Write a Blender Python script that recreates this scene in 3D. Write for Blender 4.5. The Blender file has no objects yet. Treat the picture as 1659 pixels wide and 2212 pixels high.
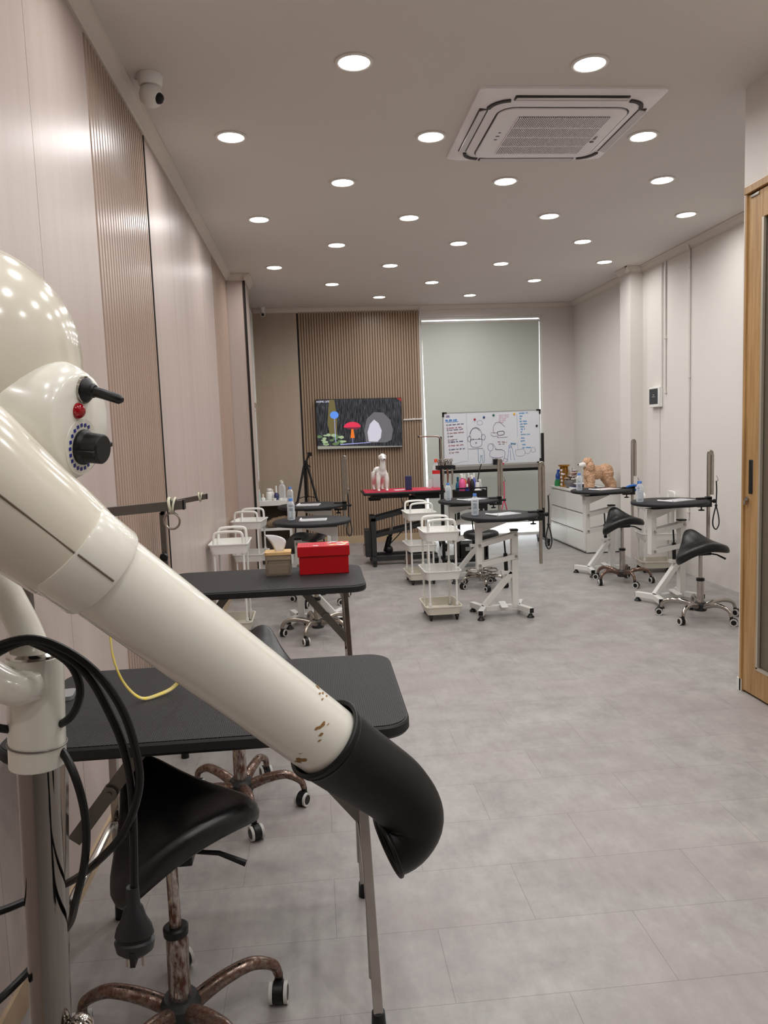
import bpy, bmesh, math, random
from mathutils import Vector, Matrix, noise
R = math.radians
random.seed(7)
COL = bpy.context.scene.collection
SC = bpy.context.scene

# ------------------------------------------------------------------ helpers
def lin(c):
    return tuple(((v/255)/12.92 if v/255 <= 0.04045 else (((v/255)+0.055)/1.055)**2.4) for v in c)

def nodes_of(name):
    m = bpy.data.materials.new(name); m.use_nodes = True
    nt = m.node_tree
    return m, nt, nt.nodes['Principled BSDF']

def mat(name, rgb, rough=0.5, metal=0.0, spec=None, emit=None, estr=1.0, coat=0.0, trans=0.0, ior=None, alpha=None, var=0.0, vscale=30, bump=0.0, bscale=80):
    m, nt, b = nodes_of(name)
    col = (*lin(rgb), 1)
    b.inputs['Base Color'].default_value = col
    b.inputs['Roughness'].default_value = rough
    b.inputs['Metallic'].default_value = metal
    if spec is not None: b.inputs['Specular IOR Level'].default_value = spec
    if coat: b.inputs['Coat Weight'].default_value = coat; b.inputs['Coat Roughness'].default_value = 0.06
    if trans: b.inputs['Transmission Weight'].default_value = trans
    if ior: b.inputs['IOR'].default_value = ior
    if alpha is not None: b.inputs['Alpha'].default_value = alpha
    if emit is not None:
        b.inputs['Emission Color'].default_value = (*lin(emit), 1); b.inputs['Emission Strength'].default_value = estr
    if var or bump:
        tc = nt.nodes.new('ShaderNodeTexCoord'); n = nt.nodes.new('ShaderNodeTexNoise')
        n.inputs['Scale'].default_value = vscale; n.inputs['Detail'].default_value = 4
        nt.links.new(tc.outputs['Object'], n.inputs['Vector'])
        if var:
            mx = nt.nodes.new('ShaderNodeMix'); mx.data_type = 'RGBA'; mx.blend_type = 'MULTIPLY'
            mx.inputs['Factor'].default_value = 1
            cr = nt.nodes.new('ShaderNodeMapRange'); cr.inputs['From Min'].default_value = .3; cr.inputs['From Max'].default_value = .7
            cr.inputs['To Min'].default_value = 1-var; cr.inputs['To Max'].default_value = 1
            nt.links.new(n.outputs['Fac'], cr.inputs['Value'])
            mx.inputs[6].default_value = col
            nt.links.new(cr.outputs['Result'], mx.inputs[7]); nt.links.new(mx.outputs[2], b.inputs['Base Color'])
        if bump:
            n2 = nt.nodes.new('ShaderNodeTexNoise'); n2.inputs['Scale'].default_value = bscale
            nt.links.new(tc.outputs['Object'], n2.inputs['Vector'])
            bp = nt.nodes.new('ShaderNodeBump'); bp.inputs['Strength'].default_value = bump; bp.inputs['Distance'].default_value = .002
            nt.links.new(n2.outputs['Fac'], bp.inputs['Height']); nt.links.new(bp.outputs['Normal'], b.inputs['Normal'])
    return m

def two_tone(name, c1, c2, scale, lo, hi, rough1=.4, rough2=.8, metal1=0, metal2=0, stretch=(1,1,1), detail=6, bump=.15):
    """noise-masked blend of two finishes (rust over chrome, grain in wood, print on paper)"""
    m, nt, b = nodes_of(name); N = nt.nodes; L = nt.links
    tc = N.new('ShaderNodeTexCoord'); mp = N.new('ShaderNodeMapping'); mp.inputs['Scale'].default_value = stretch
    n = N.new('ShaderNodeTexNoise'); n.inputs['Scale'].default_value = scale; n.inputs['Detail'].default_value = detail; n.inputs['Roughness'].default_value = .65
    L.new(tc.outputs['Object'], mp.inputs['Vector']); L.new(mp.outputs['Vector'], n.inputs['Vector'])
    r = N.new('ShaderNodeMapRange'); r.inputs['From Min'].default_value = lo; r.inputs['From Max'].default_value = hi
    L.new(n.outputs['Fac'], r.inputs['Value'])
    mx = N.new('ShaderNodeMix'); mx.data_type = 'RGBA'
    mx.inputs[6].default_value = (*lin(c1), 1); mx.inputs[7].default_value = (*lin(c2), 1)
    L.new(r.outputs['Result'], mx.inputs['Factor']); L.new(mx.outputs[2], b.inputs['Base Color'])
    for nm, a, z in (('Roughness', rough1, rough2), ('Metallic', metal1, metal2)):
        q = N.new('ShaderNodeMapRange'); q.inputs['To Min'].default_value = a; q.inputs['To Max'].default_value = z
        L.new(r.outputs['Result'], q.inputs['Value']); L.new(q.outputs['Result'], b.inputs[nm])
    if bump:
        bp = N.new('ShaderNodeBump'); bp.inputs['Strength'].default_value = bump; bp.inputs['Distance'].default_value = .002
        L.new(n.outputs['Fac'], bp.inputs['Height']); L.new(bp.outputs['Normal'], b.inputs['Normal'])
    return m

def rot_to(d):
    return Vector((0, 0, 1)).rotation_difference(Vector(d).normalized()).to_matrix().to_4x4()

def smooth_path(pts, k=6, closed=False):
    P = [Vector(p) for p in pts]; n = len(P); out = []
    if n < 3: return P
    rng = n if closed else n-1
    for i in range(rng):
        p0 = P[(i-1) % n] if (closed or i > 0) else P[0]*2-P[1]
        p1 = P[i]; p2 = P[(i+1) % n]
        p3 = P[(i+2) % n] if (closed or i+2 < n) else P[-1]*2-P[-2]
        for j in range(k):
            t = j/k
            out.append(.5*((2*p1)+(-p0+p2)*t+(2*p0-5*p1+4*p2-p3)*t*t+(-p0+3*p1-3*p2+p3)*t**3))
    if not closed: out.append(P[-1])
    return out

class MB:
    def __init__(s): s.bm = bmesh.new(); s.i = 0
    def _f(s, vs):
        try:
            f = s.bm.faces.new(vs); f.material_index = s.i; return f
        except ValueError: return None
    def box(s, c, d, rz=0, M=None):
        T = Matrix.Translation(c) @ (M if M is not None else Matrix.Rotation(rz, 4, 'Z'))
        v = [s.bm.verts.new(T @ Vector((x*d[0]/2, y*d[1]/2, z*d[2]/2))) for x in (-1, 1) for y in (-1, 1) for z in (-1, 1)]
        for q in ((0,1,3,2),(4,6,7,5),(0,4,5,1),(2,3,7,6),(0,2,6,4),(1,5,7,3)): s._f([v[k] for k in q])
        return s
    def bb(s, x0, x1, y0, y1, z0, z1): return s.box(((x0+x1)/2, (y0+y1)/2, (z0+z1)/2), (x1-x0, y1-y0, z1-z0))
    def bar(s, a, b, w, h, up=(0,0,1)):
        a = Vector(a); b = Vector(b); d = (b-a); L = d.length; d.normalize()
        side = d.cross(Vector(up))
        if side.length < 1e-4: side = d.cross(Vector((0,1,0)))
        side.normalize(); u = side.cross(d)
        M = Matrix((side, d, u)).transposed().to_4x4()
        return s.box((a+b)/2, (w, L, h), M=M)
    def loft(s, rings, cap0=True, cap1=True, closed=False):
        V = [[s.bm.verts.new(p) for p in r] for r in rings]
        n = len(V[0]); m = len(V)
        for i in range(m if closed else m-1):
            A = V[i]; B = V[(i+1) % m]
            for j in range(n): s._f([A[j], A[(j+1) % n], B[(j+1) % n], B[j]])
        if not closed:
            if cap0: s._f(list(reversed(V[0])))
            if cap1: s._f(V[-1])
        return s
    def tube(s, path, r, n=10, closed=False, cap=True, flat=1.0, up=None):
        P = [Vector(p) for p in path]; m = len(P)
        rs = r if isinstance(r, (list, tuple)) else [r]*m
        T = []
        for i in range(m):
            a = P[(i-1) % m] if (closed or i > 0) else P[i]; b = P[(i+1) % m] if (closed or i < m-1) else P[i]
            t = (b-a); T.append(t.normalized() if t.length > 1e-9 else Vector((0,0,1)))
        if up is None:
            up = Vector((0,0,1)) if abs(T[0].z) < .9 else Vector((1,0,0))
        u = (Vector(up)-T[0]*Vector(up).dot(T[0])).normalized()
        rings = []
        for i in range(m):
            if i > 0:
                q = T[i-1].rotation_difference(T[i]); u = q @ u
                u = (u-T[i]*u.dot(T[i])).normalized()
            w = T[i].cross(u)
            off = math.pi/n if n == 4 else 0
            k = math.sqrt(2) if n == 4 else 1
            rings.append([P[i]+(u*math.cos(2*math.pi*j/n+off)*flat+w*math.sin(2*math.pi*j/n+off))*rs[i]*k for j in range(n)])
        return s.loft(rings, cap, cap, closed)
    def cyl(s, a, b, r0, r1=None, n=20, cap=True):
        a = Vector(a); b = Vector(b); r1 = r0 if r1 is None else r1
        M = rot_to(b-a)
        ring = lambda c, r: [c+M.to_3x3() @ Vector((r*math.cos(2*math.pi*j/n), r*math.sin(2*math.pi*j/n), 0)) for j in range(n)]
        return s.loft([ring(a, r0), ring(b, r1)], cap, cap)
    def lathe(s, prof, n=24, M=None, cap=True, sx=1, sy=1):
        M = M if M is not None else Matrix()
        rings = [[M @ Vector((max(r, 1e-4)*sx*math.cos(2*math.pi*j/n), max(r, 1e-4)*sy*math.sin(2*math.pi*j/n), z)) for j in range(n)] for r, z in prof]
        return s.loft(rings, cap, cap)
    def sph(s, c, r, sc=(1,1,1), n=16, m=10, M=None):
        prof = [(math.sin(math.pi*k/m), -math.cos(math.pi*k/m)) for k in range(m+1)]
        T = Matrix.Translation(c) @ (M if M is not None else Matrix()) @ Matrix.Diagonal((r*sc[0], r*sc[1], r*sc[2], 1))
        return s.lathe(prof, n, T)
    def torus(s, c, R_, r, axis=(0,0,1), n=32, k=8, arc=None, sx=1, sy=1):
        M = Matrix.Translation(c) @ rot_to(axis)
        if arc: P = [M @ Vector((R_*sx*math.cos(arc[0]+(arc[1]-arc[0])*i/n), R_*sy*math.sin(arc[0]+(arc[1]-arc[0])*i/n), 0)) for i in range(n+1)]; return s.tube(P, r, k)
        P = [M @ Vector((R_*sx*math.cos(2*math.pi*i/n), R_*sy*math.sin(2*math.pi*i/n), 0)) for i in range(n)]
        return s.tube(P, r, k, closed=True, up=M.to_3x3() @ Vector((0,0,1)))
    def prism(s, out, h0, h1, M=None):
        M = M if M is not None else Matrix()
        return s.loft([[M @ Vector((x, y, h0)) for x, y in out], [M @ Vector((x, y, h1)) for x, y in out]])
    def poly(s, pts):
        s._f([s.bm.verts.new(p) for p in pts]); return s
    def build(s, name, mats, parent=None, smooth=35, bevel=0, seg=2, subd=0):
        me = bpy.data.meshes.new(name)
        bmesh.ops.recalc_face_normals(s.bm, faces=s.bm.faces)
        s.bm.to_mesh(me); s.bm.free()
        for q in (mats if isinstance(mats, (list, tuple)) else [mats]): me.materials.append(q)
        if smooth:
            me.shade_smooth() if hasattr(me, 'shade_smooth') else None
            me.set_sharp_from_angle(angle=R(smooth))
        o = bpy.data.objects.new(name, me); COL.objects.link(o)
        if parent: o.parent = parent
        if bevel:
            md = o.modifiers.new('edge', 'BEVEL'); md.width = bevel; md.segments = seg; md.limit_method = 'ANGLE'; md.angle_limit = R(40)
        if subd:
            md = o.modifiers.new('sub', 'SUBSURF'); md.levels = subd; md.render_levels = subd
        return o

def rrect(w, d, r, n=5):
    pts = []
    for cx, cy, a0 in ((w/2-r, d/2-r, 0), (-w/2+r, d/2-r, 90), (-w/2+r, -d/2+r, 180), (w/2-r, -d/2+r, 270)):
        for k in range(n+1):
            a = R(a0+90*k/n); pts.append((cx+r*math.cos(a), cy+r*math.sin(a)))
    return pts

def tag(o, label, cat, group=None, kind=None):
    if label: o['label'] = label
    if cat: o['category'] = cat
    if group: o['group'] = group
    if kind: o['kind'] = kind
    return o

def thing(name, label, cat, loc=(0,0,0), rz=0, group=None):
    o = bpy.data.objects.new(name, None); COL.objects.link(o)
    o.empty_display_size = .05
    o.location = loc; o.rotation_euler = (0, 0, rz)
    return tag(o, label, cat, group)

def struct(o):
    o['kind'] = 'structure'; return o

KIDS = {}
def dup(root, label, loc, rz=0, group=None):
    def cp(o, par):
        c = o.copy(); COL.objects.link(c); c.parent = par
        for ch in [x for x in o.children]: cp(ch, c)
        return c
    c = cp(root, None); c.location = loc; c.rotation_euler = (0, 0, rz)
    c['label'] = label
    if group: c['group'] = group
    return c

def text_mesh(name, body, size, m, parent, M, extrude=.0004):
    cu = bpy.data.curves.new(name, 'FONT'); cu.body = body; cu.size = size; cu.extrude = extrude; cu.align_x = 'CENTER'; cu.align_y = 'CENTER'
    t = bpy.data.objects.new('tmp', cu); COL.objects.link(t)
    bpy.context.view_layer.update()
    me = bpy.data.meshes.new_from_object(t.evaluated_get(bpy.context.evaluated_depsgraph_get()))
    bpy.data.objects.remove(t); bpy.data.curves.remove(cu)
    me.transform(M); me.materials.clear(); me.materials.append(m)
    me.name = name
    o = bpy.data.objects.new(name, me); COL.objects.link(o); o.parent = parent
    return o

# ------------------------------------------------------------------ camera
cam = bpy.data.cameras.new('camera'); co = bpy.data.objects.new('camera', cam); COL.objects.link(co)
pit, yaw, rol = R(5.964), R(5.039), R(-2.08)
fw = Vector((math.sin(yaw)*math.cos(pit), math.cos(yaw)*math.cos(pit), -math.sin(pit)))
rt = Vector((math.cos(yaw), -math.sin(yaw), 0)); up = rt.cross(fw)
r2 = rt*math.cos(rol)+up*math.sin(rol); u2 = -rt*math.sin(rol)+up*math.cos(rol)
Mx = Matrix((r2, u2, -fw)).transposed().to_4x4(); Mx.translation = (0, 0, 1.5)
co.matrix_world = Mx
cam.sensor_fit = 'HORIZONTAL'; cam.sensor_width = 36; cam.lens = 1637.8/1659*36; cam.clip_start = .05
SC.camera = co

# ------------------------------------------------------------------ materials
WHITE = mat('white_enamel', (226,225,220), .35, bump=.03)
CREAM = mat('cream_enamel', (232,229,217), .22, coat=.5, var=.04, vscale=6)
CREAM2 = mat('cream_plastic', (221,214,198), .16, coat=.4, var=.04, vscale=6)
PLASTIC_W = mat('white_plastic', (236,235,230), .42)
CHROME = mat('chrome', (182,177,170), .12, 1.0, var=.08, vscale=12)
POLEC = mat('polished_pole', (138,133,127), .10, 1.0, var=.06, vscale=10)
STEEL = mat('brushed_steel', (176,168,158), .32, 1.0, var=.12, vscale=20)
GREYBAR = mat('grey_flat_steel', (120,116,110), .4, .85, var=.1)
RUBBER = mat('black_rubber', (12,12,13), .55, bump=.08)
RUBBER_N = mat('black_nozzle_rubber', (8,8,9), .46, spec=.35, bump=.04, bscale=300)
LEATHER = mat('black_leatherette', (10,10,11), .36, bump=.25, bscale=60)
BLACKM = mat('black_metal', (20,21,22), .45, .2, var=.1)
DARKM = mat('dark_grey_metal', (52,53,54), .45, .3, var=.1)
BLACKP = mat('black_plastic', (12,12,13), .42, spec=.4)
DRUB = mat('table_rubber_top', (32,32,34), .62, spec=.3, bump=.1, bscale=400)
WHEELW = mat('grey_white_ring', (205,203,198), .5)
RUST = two_tone('rusty_chrome', (186,178,170), (88,52,36), 55, .42, .58, .14, .5, 1.0, .25, (1,1,.35))
RUST2 = two_tone('rust_brown_chrome', (150,135,125), (92,58,42), 60, .36, .6, .16, .42, 1.0, .35)
WOOD = two_tone('oak_veneer', (188,150,100), (150,112,68), 5, .35, .7, .38, .45, 0, 0, (9,9,.5), 8, .05)
BAMBOO = two_tone('bamboo', (222,186,130), (196,156,100), 6, .35, .7, .4, .45, 0, 0, (2,14,14), 6, .03)
RED = mat('red_card', (190,14,24), .35)
REDTOP = mat('crimson_rubber_mat', (196,34,68), .5, bump=.1, bscale=300)
YELLOW = two_tone('yellow_strap', (222,196,60), (200,190,150), 60, .4, .7, .6, .7)
BLUECAP = mat('blue_cap', (88,140,222), .35)
GOLD = mat('gold_metal', (190,140,62), .3, .9)
PAPER = mat('paper_white', (224,224,226), .5)
NAVY = mat('navy_cloth', (38,46,92), .7)
def clear_plastic(name, tint, w=.75):
    m, nt, b = nodes_of(name); N = nt.nodes; L = nt.links
    tr = N.new('ShaderNodeBsdfTransparent'); tr.inputs['Color'].default_value = (*tint, 1)
    b.inputs['Base Color'].default_value = (*tint, 1); b.inputs['Roughness'].default_value = .06
    mx = N.new('ShaderNodeMixShader'); lw = N.new('ShaderNodeLayerWeight'); lw.inputs['Blend'].default_value = .35
    mr = N.new('ShaderNodeMapRange'); mr.inputs['To Min'].default_value = 1-w; mr.inputs['To Max'].default_value = .95
    L.new(lw.outputs['Facing'], mr.inputs['Value']); L.new(mr.outputs['Result'], mx.inputs['Fac'])
    L.new(tr.outputs['BSDF'], mx.inputs[1]); L.new(b.outputs['BSDF'], mx.inputs[2])
    L.new(mx.outputs['Shader'], N['Material Output'].inputs['Surface'])
    return m
CLEAR = clear_plastic('clear_bottle_plastic', (.95,.97,.99), .82)
CLEARG = clear_plastic('clear_glass', (.95,.97,.97), .85)
SMOKE = clear_plastic('smoky_acrylic', (.80,.74,.66), .90)
GREENP = clear_plastic('green_plastic', (.05,.35,.12), .3)
BLUEP = clear_plastic('blue_plastic', (.06,.14,.5), .3)
DOORGLASS = clear_plastic('bronze_door_glass', (.36,.30,.22), .88)

# ------------------------------------------------------------------ room shell
ZC, XL, XR, XP, YB = 3.193, -.842, 3.634, 2.302, 10.41
def panel_mat(name, c1, c2, rough, gx=260):
    m, nt, b = nodes_of(name); N = nt.nodes; L = nt.links
    tc = N.new('ShaderNodeTexCoord'); mp = N.new('ShaderNodeMapping'); mp.inputs['Scale'].default_value = (gx, gx, 3.0)
    n = N.new('ShaderNodeTexNoise'); n.inputs['Scale'].default_value = 1; n.inputs['Detail'].default_value = 3
    L.new(tc.outputs['Object'], mp.inputs['Vector']); L.new(mp.outputs['Vector'], n.inputs['Vector'])
    mp2 = N.new('ShaderNodeMapping'); mp2.inputs['Scale'].default_value = (9, 9, .25)
    n2 = N.new('ShaderNodeTexNoise'); n2.inputs['Scale'].default_value = 1; n2.inputs['Detail'].default_value = 2
    L.new(tc.outputs['Object'], mp2.inputs['Vector']); L.new(mp2.outputs['Vector'], n2.inputs['Vector'])
    ad = N.new('ShaderNodeMath'); ad.operation = 'ADD'; L.new(n.outputs['Fac'], ad.inputs[0]); L.new(n2.outputs['Fac'], ad.inputs[1])
    r = N.new('ShaderNodeMapRange'); r.inputs['From Min'].default_value = .7; r.inputs['From Max'].default_value = 1.3; L.new(ad.outputs[0], r.inputs['Value'])
    mx = N.new('ShaderNodeMix'); mx.data_type = 'RGBA'; mx.inputs[6].default_value = (*lin(c1),1); mx.inputs[7].default_value = (*lin(c2),1)
    L.new(r.outputs['Result'], mx.inputs['Factor']); L.new(mx.outputs[2], b.inputs['Base Color'])
    b.inputs['Roughness'].default_value = rough
    bp = N.new('ShaderNodeBump'); bp.inputs['Strength'].default_value = .25; bp.inputs['Distance'].default_value = .001
    L.new(n.outputs['Fac'], bp.inputs['Height']); L.new(bp.outputs['Normal'], b.inputs['Normal'])
    return m
PANEL = panel_mat('pale_wood_panel', (197,182,175), (185,169,161), .36)
PANELB = panel_mat('taupe_wood_panel', (184,168,153), (174,158,142), .4)
SLAT = panel_mat('slat_wood', (182,158,143), (168,143,128), .28)
SLATB = panel_mat('back_slat_wood', (170,146,124), (158,134,112), .38)
GAP = mat('dark_gap', (24,18,15), .8)
GAPS = mat('slat_gap_brown', (44,31,25), .7)
WALLP = mat('wall_paint', (226,221,215), .75, var=.03, vscale=1.5, bump=.04)
CEILP = mat('ceiling_paint', (220,214,208), .85, var=.03, vscale=1.2)
CORN = mat('cornice_paint', (214,204,194), .6)
SKIRT = mat('beige_skirting', (190,166,136), .45, var=.05)

def floor_mat():
    m, nt, b = nodes_of('vinyl_stone_tile'); N = nt.nodes; L = nt.links
    tc = N.new('ShaderNodeTexCoord')
    def nz(sc, det, st=(1,1,1)):
        mp = N.new('ShaderNodeMapping'); mp.inputs['Scale'].default_value = st
        n = N.new('ShaderNodeTexNoise'); n.inputs['Scale'].default_value = sc; n.inputs['Detail'].default_value = det; n.inputs['Roughness'].default_value = .68
        L.new(tc.outputs['Object'], mp.inputs['Vector']); L.new(mp.outputs['Vector'], n.inputs['Vector']); return n
    br = N.new('ShaderNodeTexBrick'); br.inputs['Scale'].default_value = 1; br.offset = .5
    br.inputs['Brick Width'].default_value = .61; br.inputs['Row Height'].default_value = .305; br.inputs['Mortar Size'].default_value = .0011
    br.inputs['Mortar Smooth'].default_value = .1; br.inputs['Bias'].default_value = 0
    br.inputs['Color1'].default_value = (1,1,1,1); br.inputs['Color2'].default_value = (.93,.93,.93,1); br.inputs['Mortar'].default_value = (.55,.53,.52,1)
    L.new(tc.outputs['Object'], br.inputs['Vector'])
    n1 = nz(5, 8); n2 = nz(1.3, 3); n3 = nz(26, 6, (1,.35,1))
    r1 = N.new('ShaderNodeMapRange'); r1.inputs['From Min'].default_value = .34; r1.inputs['From Max'].default_value = .66; L.new(n1.outputs['Fac'], r1.inputs['Value'])
    mx = N.new('ShaderNodeMix'); mx.data_type = 'RGBA'; mx.inputs[6].default_value = (*lin((144,139,137)),1); mx.inputs[7].default_value = (*lin((171,167,163)),1)
    L.new(r1.outputs['Result'], mx.inputs['Factor'])
    mx2 = N.new('ShaderNodeMix'); mx2.data_type = 'RGBA'; mx2.inputs[7].default_value = (*lin((159,149,148)),1)
    r2_ = N.new('ShaderNodeMapRange'); r2_.inputs['From Min'].default_value = .42; r2_.inputs['From Max'].default_value = .62; r2_.inputs['To Max'].default_value = .6; L.new(n2.outputs['Fac'], r2_.inputs['Value'])
    L.new(mx.outputs[2], mx2.inputs[6]); L.new(r2_.outputs['Result'], mx2.inputs['Factor'])
    r3 = N.new('ShaderNodeMapRange'); r3.inputs['From Min'].default_value = .3; r3.inputs['From Max'].default_value = .7; r3.inputs['To Min'].default_value = .9; r3.inputs['To Max'].default_value = 1.06; L.new(n3.outputs['Fac'], r3.inputs['Value'])
    m3 = N.new('ShaderNodeMix'); m3.data_type = 'RGBA'; m3.blend_type = 'MULTIPLY'; m3.inputs['Factor'].default_value = 1
    L.new(mx2.outputs[2], m3.inputs[6]); L.new(r3.outputs['Result'], m3.inputs[7])
    m4 = N.new('ShaderNodeMix'); m4.data_type = 'RGBA'; m4.blend_type = 'MULTIPLY'; m4.inputs['Factor'].default_value = .8
    L.new(m3.outputs[2], m4.inputs[6]); L.new(br.outputs['Color'], m4.inputs[7]); L.new(m4.outputs[2], b.inputs['Base Color'])
    b.inputs['Roughness'].default_value = .42
    bp = N.new('ShaderNodeBump'); bp.inputs['Strength'].default_value = .12; bp.inputs['Distance'].default_value = .003
    L.new(n3.outputs['Fac'], bp.inputs['Height']); L.new(bp.outputs['Normal'], b.inputs['Normal'])
    return m
FLOOR = floor_mat()
struct(MB().bb(-1.0, 3.75, -2.6, YB+.15, -.1, 0).build('floor', FLOOR, smooth=0))
struct(MB().bb(-1.0, 3.75, -2.6, YB+.15, ZC, ZC+.1).build('ceiling', CEILP, smooth=0))
struct(MB().bb(-6, 10, YB+.15, 22, -.14, -.04).build('ground', mat('terrace_paving', (214,212,208), .8, var=.1, vscale=3), smooth=0))

# panelled side wall: flat boards with fine shadow gaps
w = MB(); w.i = 1; w.bb(-1.0, XL-.012, -2.6, YB+.15, 0, ZC)
w.i = 0
for a, b in ((-2.5,-1.545),(-1.542,-.853),(-.850,-.162),(-.159,.527),(.530,1.216),(1.219,1.905),(1.908,2.593),(2.596,3.281),(4.352,5.03),(5.033,5.71),(5.713,6.39),(6.393,7.07)):
    w.bb(XL-.012, XL, a, b, 0, ZC)
struct(w.build('wall_left', [PANEL, GAP], smooth=0))
def slat_panel(name, y0, y1, x, pitch, m, mg, width):
    s = MB(); s.i = 1; s.bb(x-.012, x-.008, y0, y1, 0, ZC); s.i = 0
    n = int(round((y1-y0)/pitch)); p = (y1-y0)/n
    for k in range(n):
        c = y0+(k+.5)*p
        s.prism([(c-width/2, 0), (c+width/2, 0), (c+width/2-.004, .011), (c-width/2+.004, .011)], 0, ZC, Matrix(((0,1,0,x-.008),(1,0,0,0),(0,0,1,0),(0,0,0,1))))
    return struct(s.build(name, [m, mg], smooth=0))
slat_panel('trim_1', 3.286, 4.332, XL, .0455, SLAT, GAPS, .037)
slat_panel('trim_2', 7.075, 8.2, XL, .0455, SLAT, GAPS, .037)
struct(MB().bb(XL-.012, XL+.006, 4.333, 4.351, 0, ZC-.06).build('trim_3', GAP, smooth=0))
# boxed-out column clad in the same board, black corner strip
struct(MB().bb(XL-.01, -.652, 8.2, 8.72, 0, ZC).build('wall_column', PANEL, smooth=0))
struct(MB().bb(-.668, -.645, 8.193, 8.215, 0, ZC-.06).build('trim_4', GAP, smooth=0))
struct(MB().bb(XL-.01, -.73, 8.72, YB, 0, ZC).build('wall_recess', PANELB, smooth=0))
# back wall around the tall window
struct(MB().bb(-1.0, 1.50, YB, YB+.15, 0, ZC).bb(3.19, 3.75, YB, YB+.15, 0, ZC).bb(1.50, 3.19, YB, YB+.15, 3.035, ZC).build('wall_back', WALLP, smooth=0))
struct(MB().bb(-.735, -.165, YB-.014, YB, 0, ZC-.03).build('wall_panel', PANELB, smooth=0))
struct(MB().bb(-.165, -.145, YB-.012, YB, 0, ZC-.03).build('trim_5', GAP, smooth=0))
s = MB(); s.i = 1; s.bb(-.145, 1.48, YB-.006, YB, 0, ZC-.05); s.i = 0
n = 46; p = 1.625/n
for k in range(n):
    c = -.145+(k+.5)*p
    s.prism([(c-.0145, 0), (c+.0145, 0), (c+.0115, -.010), (c-.0115, -.010)], 0, ZC-.05, Matrix.Translation((0, YB-.006, 0)))
struct(s.build('trim_6', [SLATB, mat('back_slat_gap', (96,74,58), .7)], smooth=0))
# right wall, its pillar, and the partition with the sliding door
struct(MB().bb(XR, 3.76, 3.83, YB+.1, 0, ZC).build('wall_right', WALLP, smooth=0))
struct(MB().bb(3.492, XR, 8.16, 8.44, 0, ZC).build('wall_pillar', WALLP, smooth=0))
struct(MB().bb(XP, 2.42, -2.6, 2.86, 0, ZC).bb(XP, 2.42, 2.86, 3.93, 2.68, ZC).bb(XP, 2.42, 3.906, 3.93, 0, 2.68)
       .bb(2.42, 3.76, 3.83, 3.93, 0, ZC).build('wall_partition', WALLP, smooth=0))
struct(MB().bb(3.6, 3.76, -2.6, 3.83, 0, ZC).build('wall_storeroom', WALLP, smooth=0))
struct(MB().bb(-1.0, 3.76, -2.62, -2.5, 0, ZC).build('wall_front', mat('unseen_front_dark', (104,88,78), .5), smooth=0))  # unseen wall, dark colour made up to darken chrome reflections and cut bounce

PROF = [(0,0),(.062,0),(.062,-.010),(.050,-.016),(.044,-.026),(.026,-.044),(.016,-.052),(.012,-.066),(0,-.066)]
def cornice(name, a, b, nrm):
    a = Vector((*a, ZC)); b = Vector((*b, ZC)); nn = Vector((*nrm, 0))
    m = MB(); m.loft([[a+nn*x+Vector((0,0,z)) for x, z in PROF], [b+nn*x+Vector((0,0,z)) for x, z in PROF]])
    return struct(m.build(name, CORN, smooth=0))
cornice('trim_7', (XL, -2.5), (XL, 8.2), (1,0))
cornice('trim_8', (XL, 8.2), (-.59, 8.2), (0,-1))
cornice('trim_9', (-.652, 8.14), (-.652, 8.72), (1,0))
cornice('trim_10', (-.73, YB), (XR, YB), (0,-1))
cornice('trim_11', (XR, 8.44), (XR, YB), (-1,0))
cornice('trim_12', (3.43, 8.16), (XR, 8.16), (0,-1))
cornice('trim_13', (3.492, 8.10), (3.492, 8.44), (-1,0))
cornice('trim_14', (XR, 3.93), (XR, 8.16), (-1,0))
struct(MB().bb(XL, XL+.010, -2.5, 8.2, 0, .085).build('baseboard_left', SKIRT, smooth=0))
struct(MB().bb(XL, -.640, 8.188, 8.2, 0, .085).build('baseboard_column', SKIRT, smooth=0))
struct(MB().bb(-.73, 1.48, YB-.028, YB-.012, 0, .10).build('baseboard_back', SKIRT, smooth=0))
struct(MB().bb(XP-.006, XP, 3.895, 3.936, 0, .07).build('baseboard_partition', WHITE, smooth=0))

# tall window: frame, bright glass, roller blind
wf = MB()
for a in ((1.50,1.525,YB+.02,YB+.09,0,3.035),(3.165,3.19,YB+.02,YB+.09,0,3.035),(1.525,3.165,YB+.02,YB+.09,3.0,3.035),(1.525,3.165,YB+.02,YB+.09,0,.03)): wf.bb(*a)
win = struct(wf.build('window_1', WHITE, smooth=0))
g = MB().bb(1.525, 3.165, YB+.05, YB+.056, .03, 3.0).build('window_pane', clear_plastic('window_glass', (.98,.99,.99), .95), win, smooth=0)
bl = thing('roller_blind', 'grey roller blind pulled almost to the floor over the bright tall window', 'blind', (2.34, YB+.012, 0))
BLIND, _nt, _b = nodes_of('blind_fabric')
_b.inputs['Base Color'].default_value = (*lin((214,216,209)),1); _b.inputs['Roughness'].default_value = .85
_tl = _nt.nodes.new('ShaderNodeBsdfTranslucent'); _tl.inputs['Color'].default_value = (*lin((198,206,198)),1)
_mx = _nt.nodes.new('ShaderNodeMixShader'); _mx.inputs['Fac'].default_value = .16
_nt.links.new(_b.outputs['BSDF'], _mx.inputs[1]); _nt.links.new(_tl.outputs['BSDF'], _mx.inputs[2]); _nt.links.new(_mx.outputs['Shader'], _nt.nodes['Material Output'].inputs['Surface'])
MB().loft([[Vector((-.818,.0,2.96)),Vector((.815,.0,2.96)),Vector((.815,.004,2.96)),Vector((-.818,.004,2.96))],
           [Vector((-.785,.0,.19)),Vector((.795,.0,.19)),Vector((.795,.004,.19)),Vector((-.785,.004,.19))]]).build('fabric', BLIND, bl, smooth=0)
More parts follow.
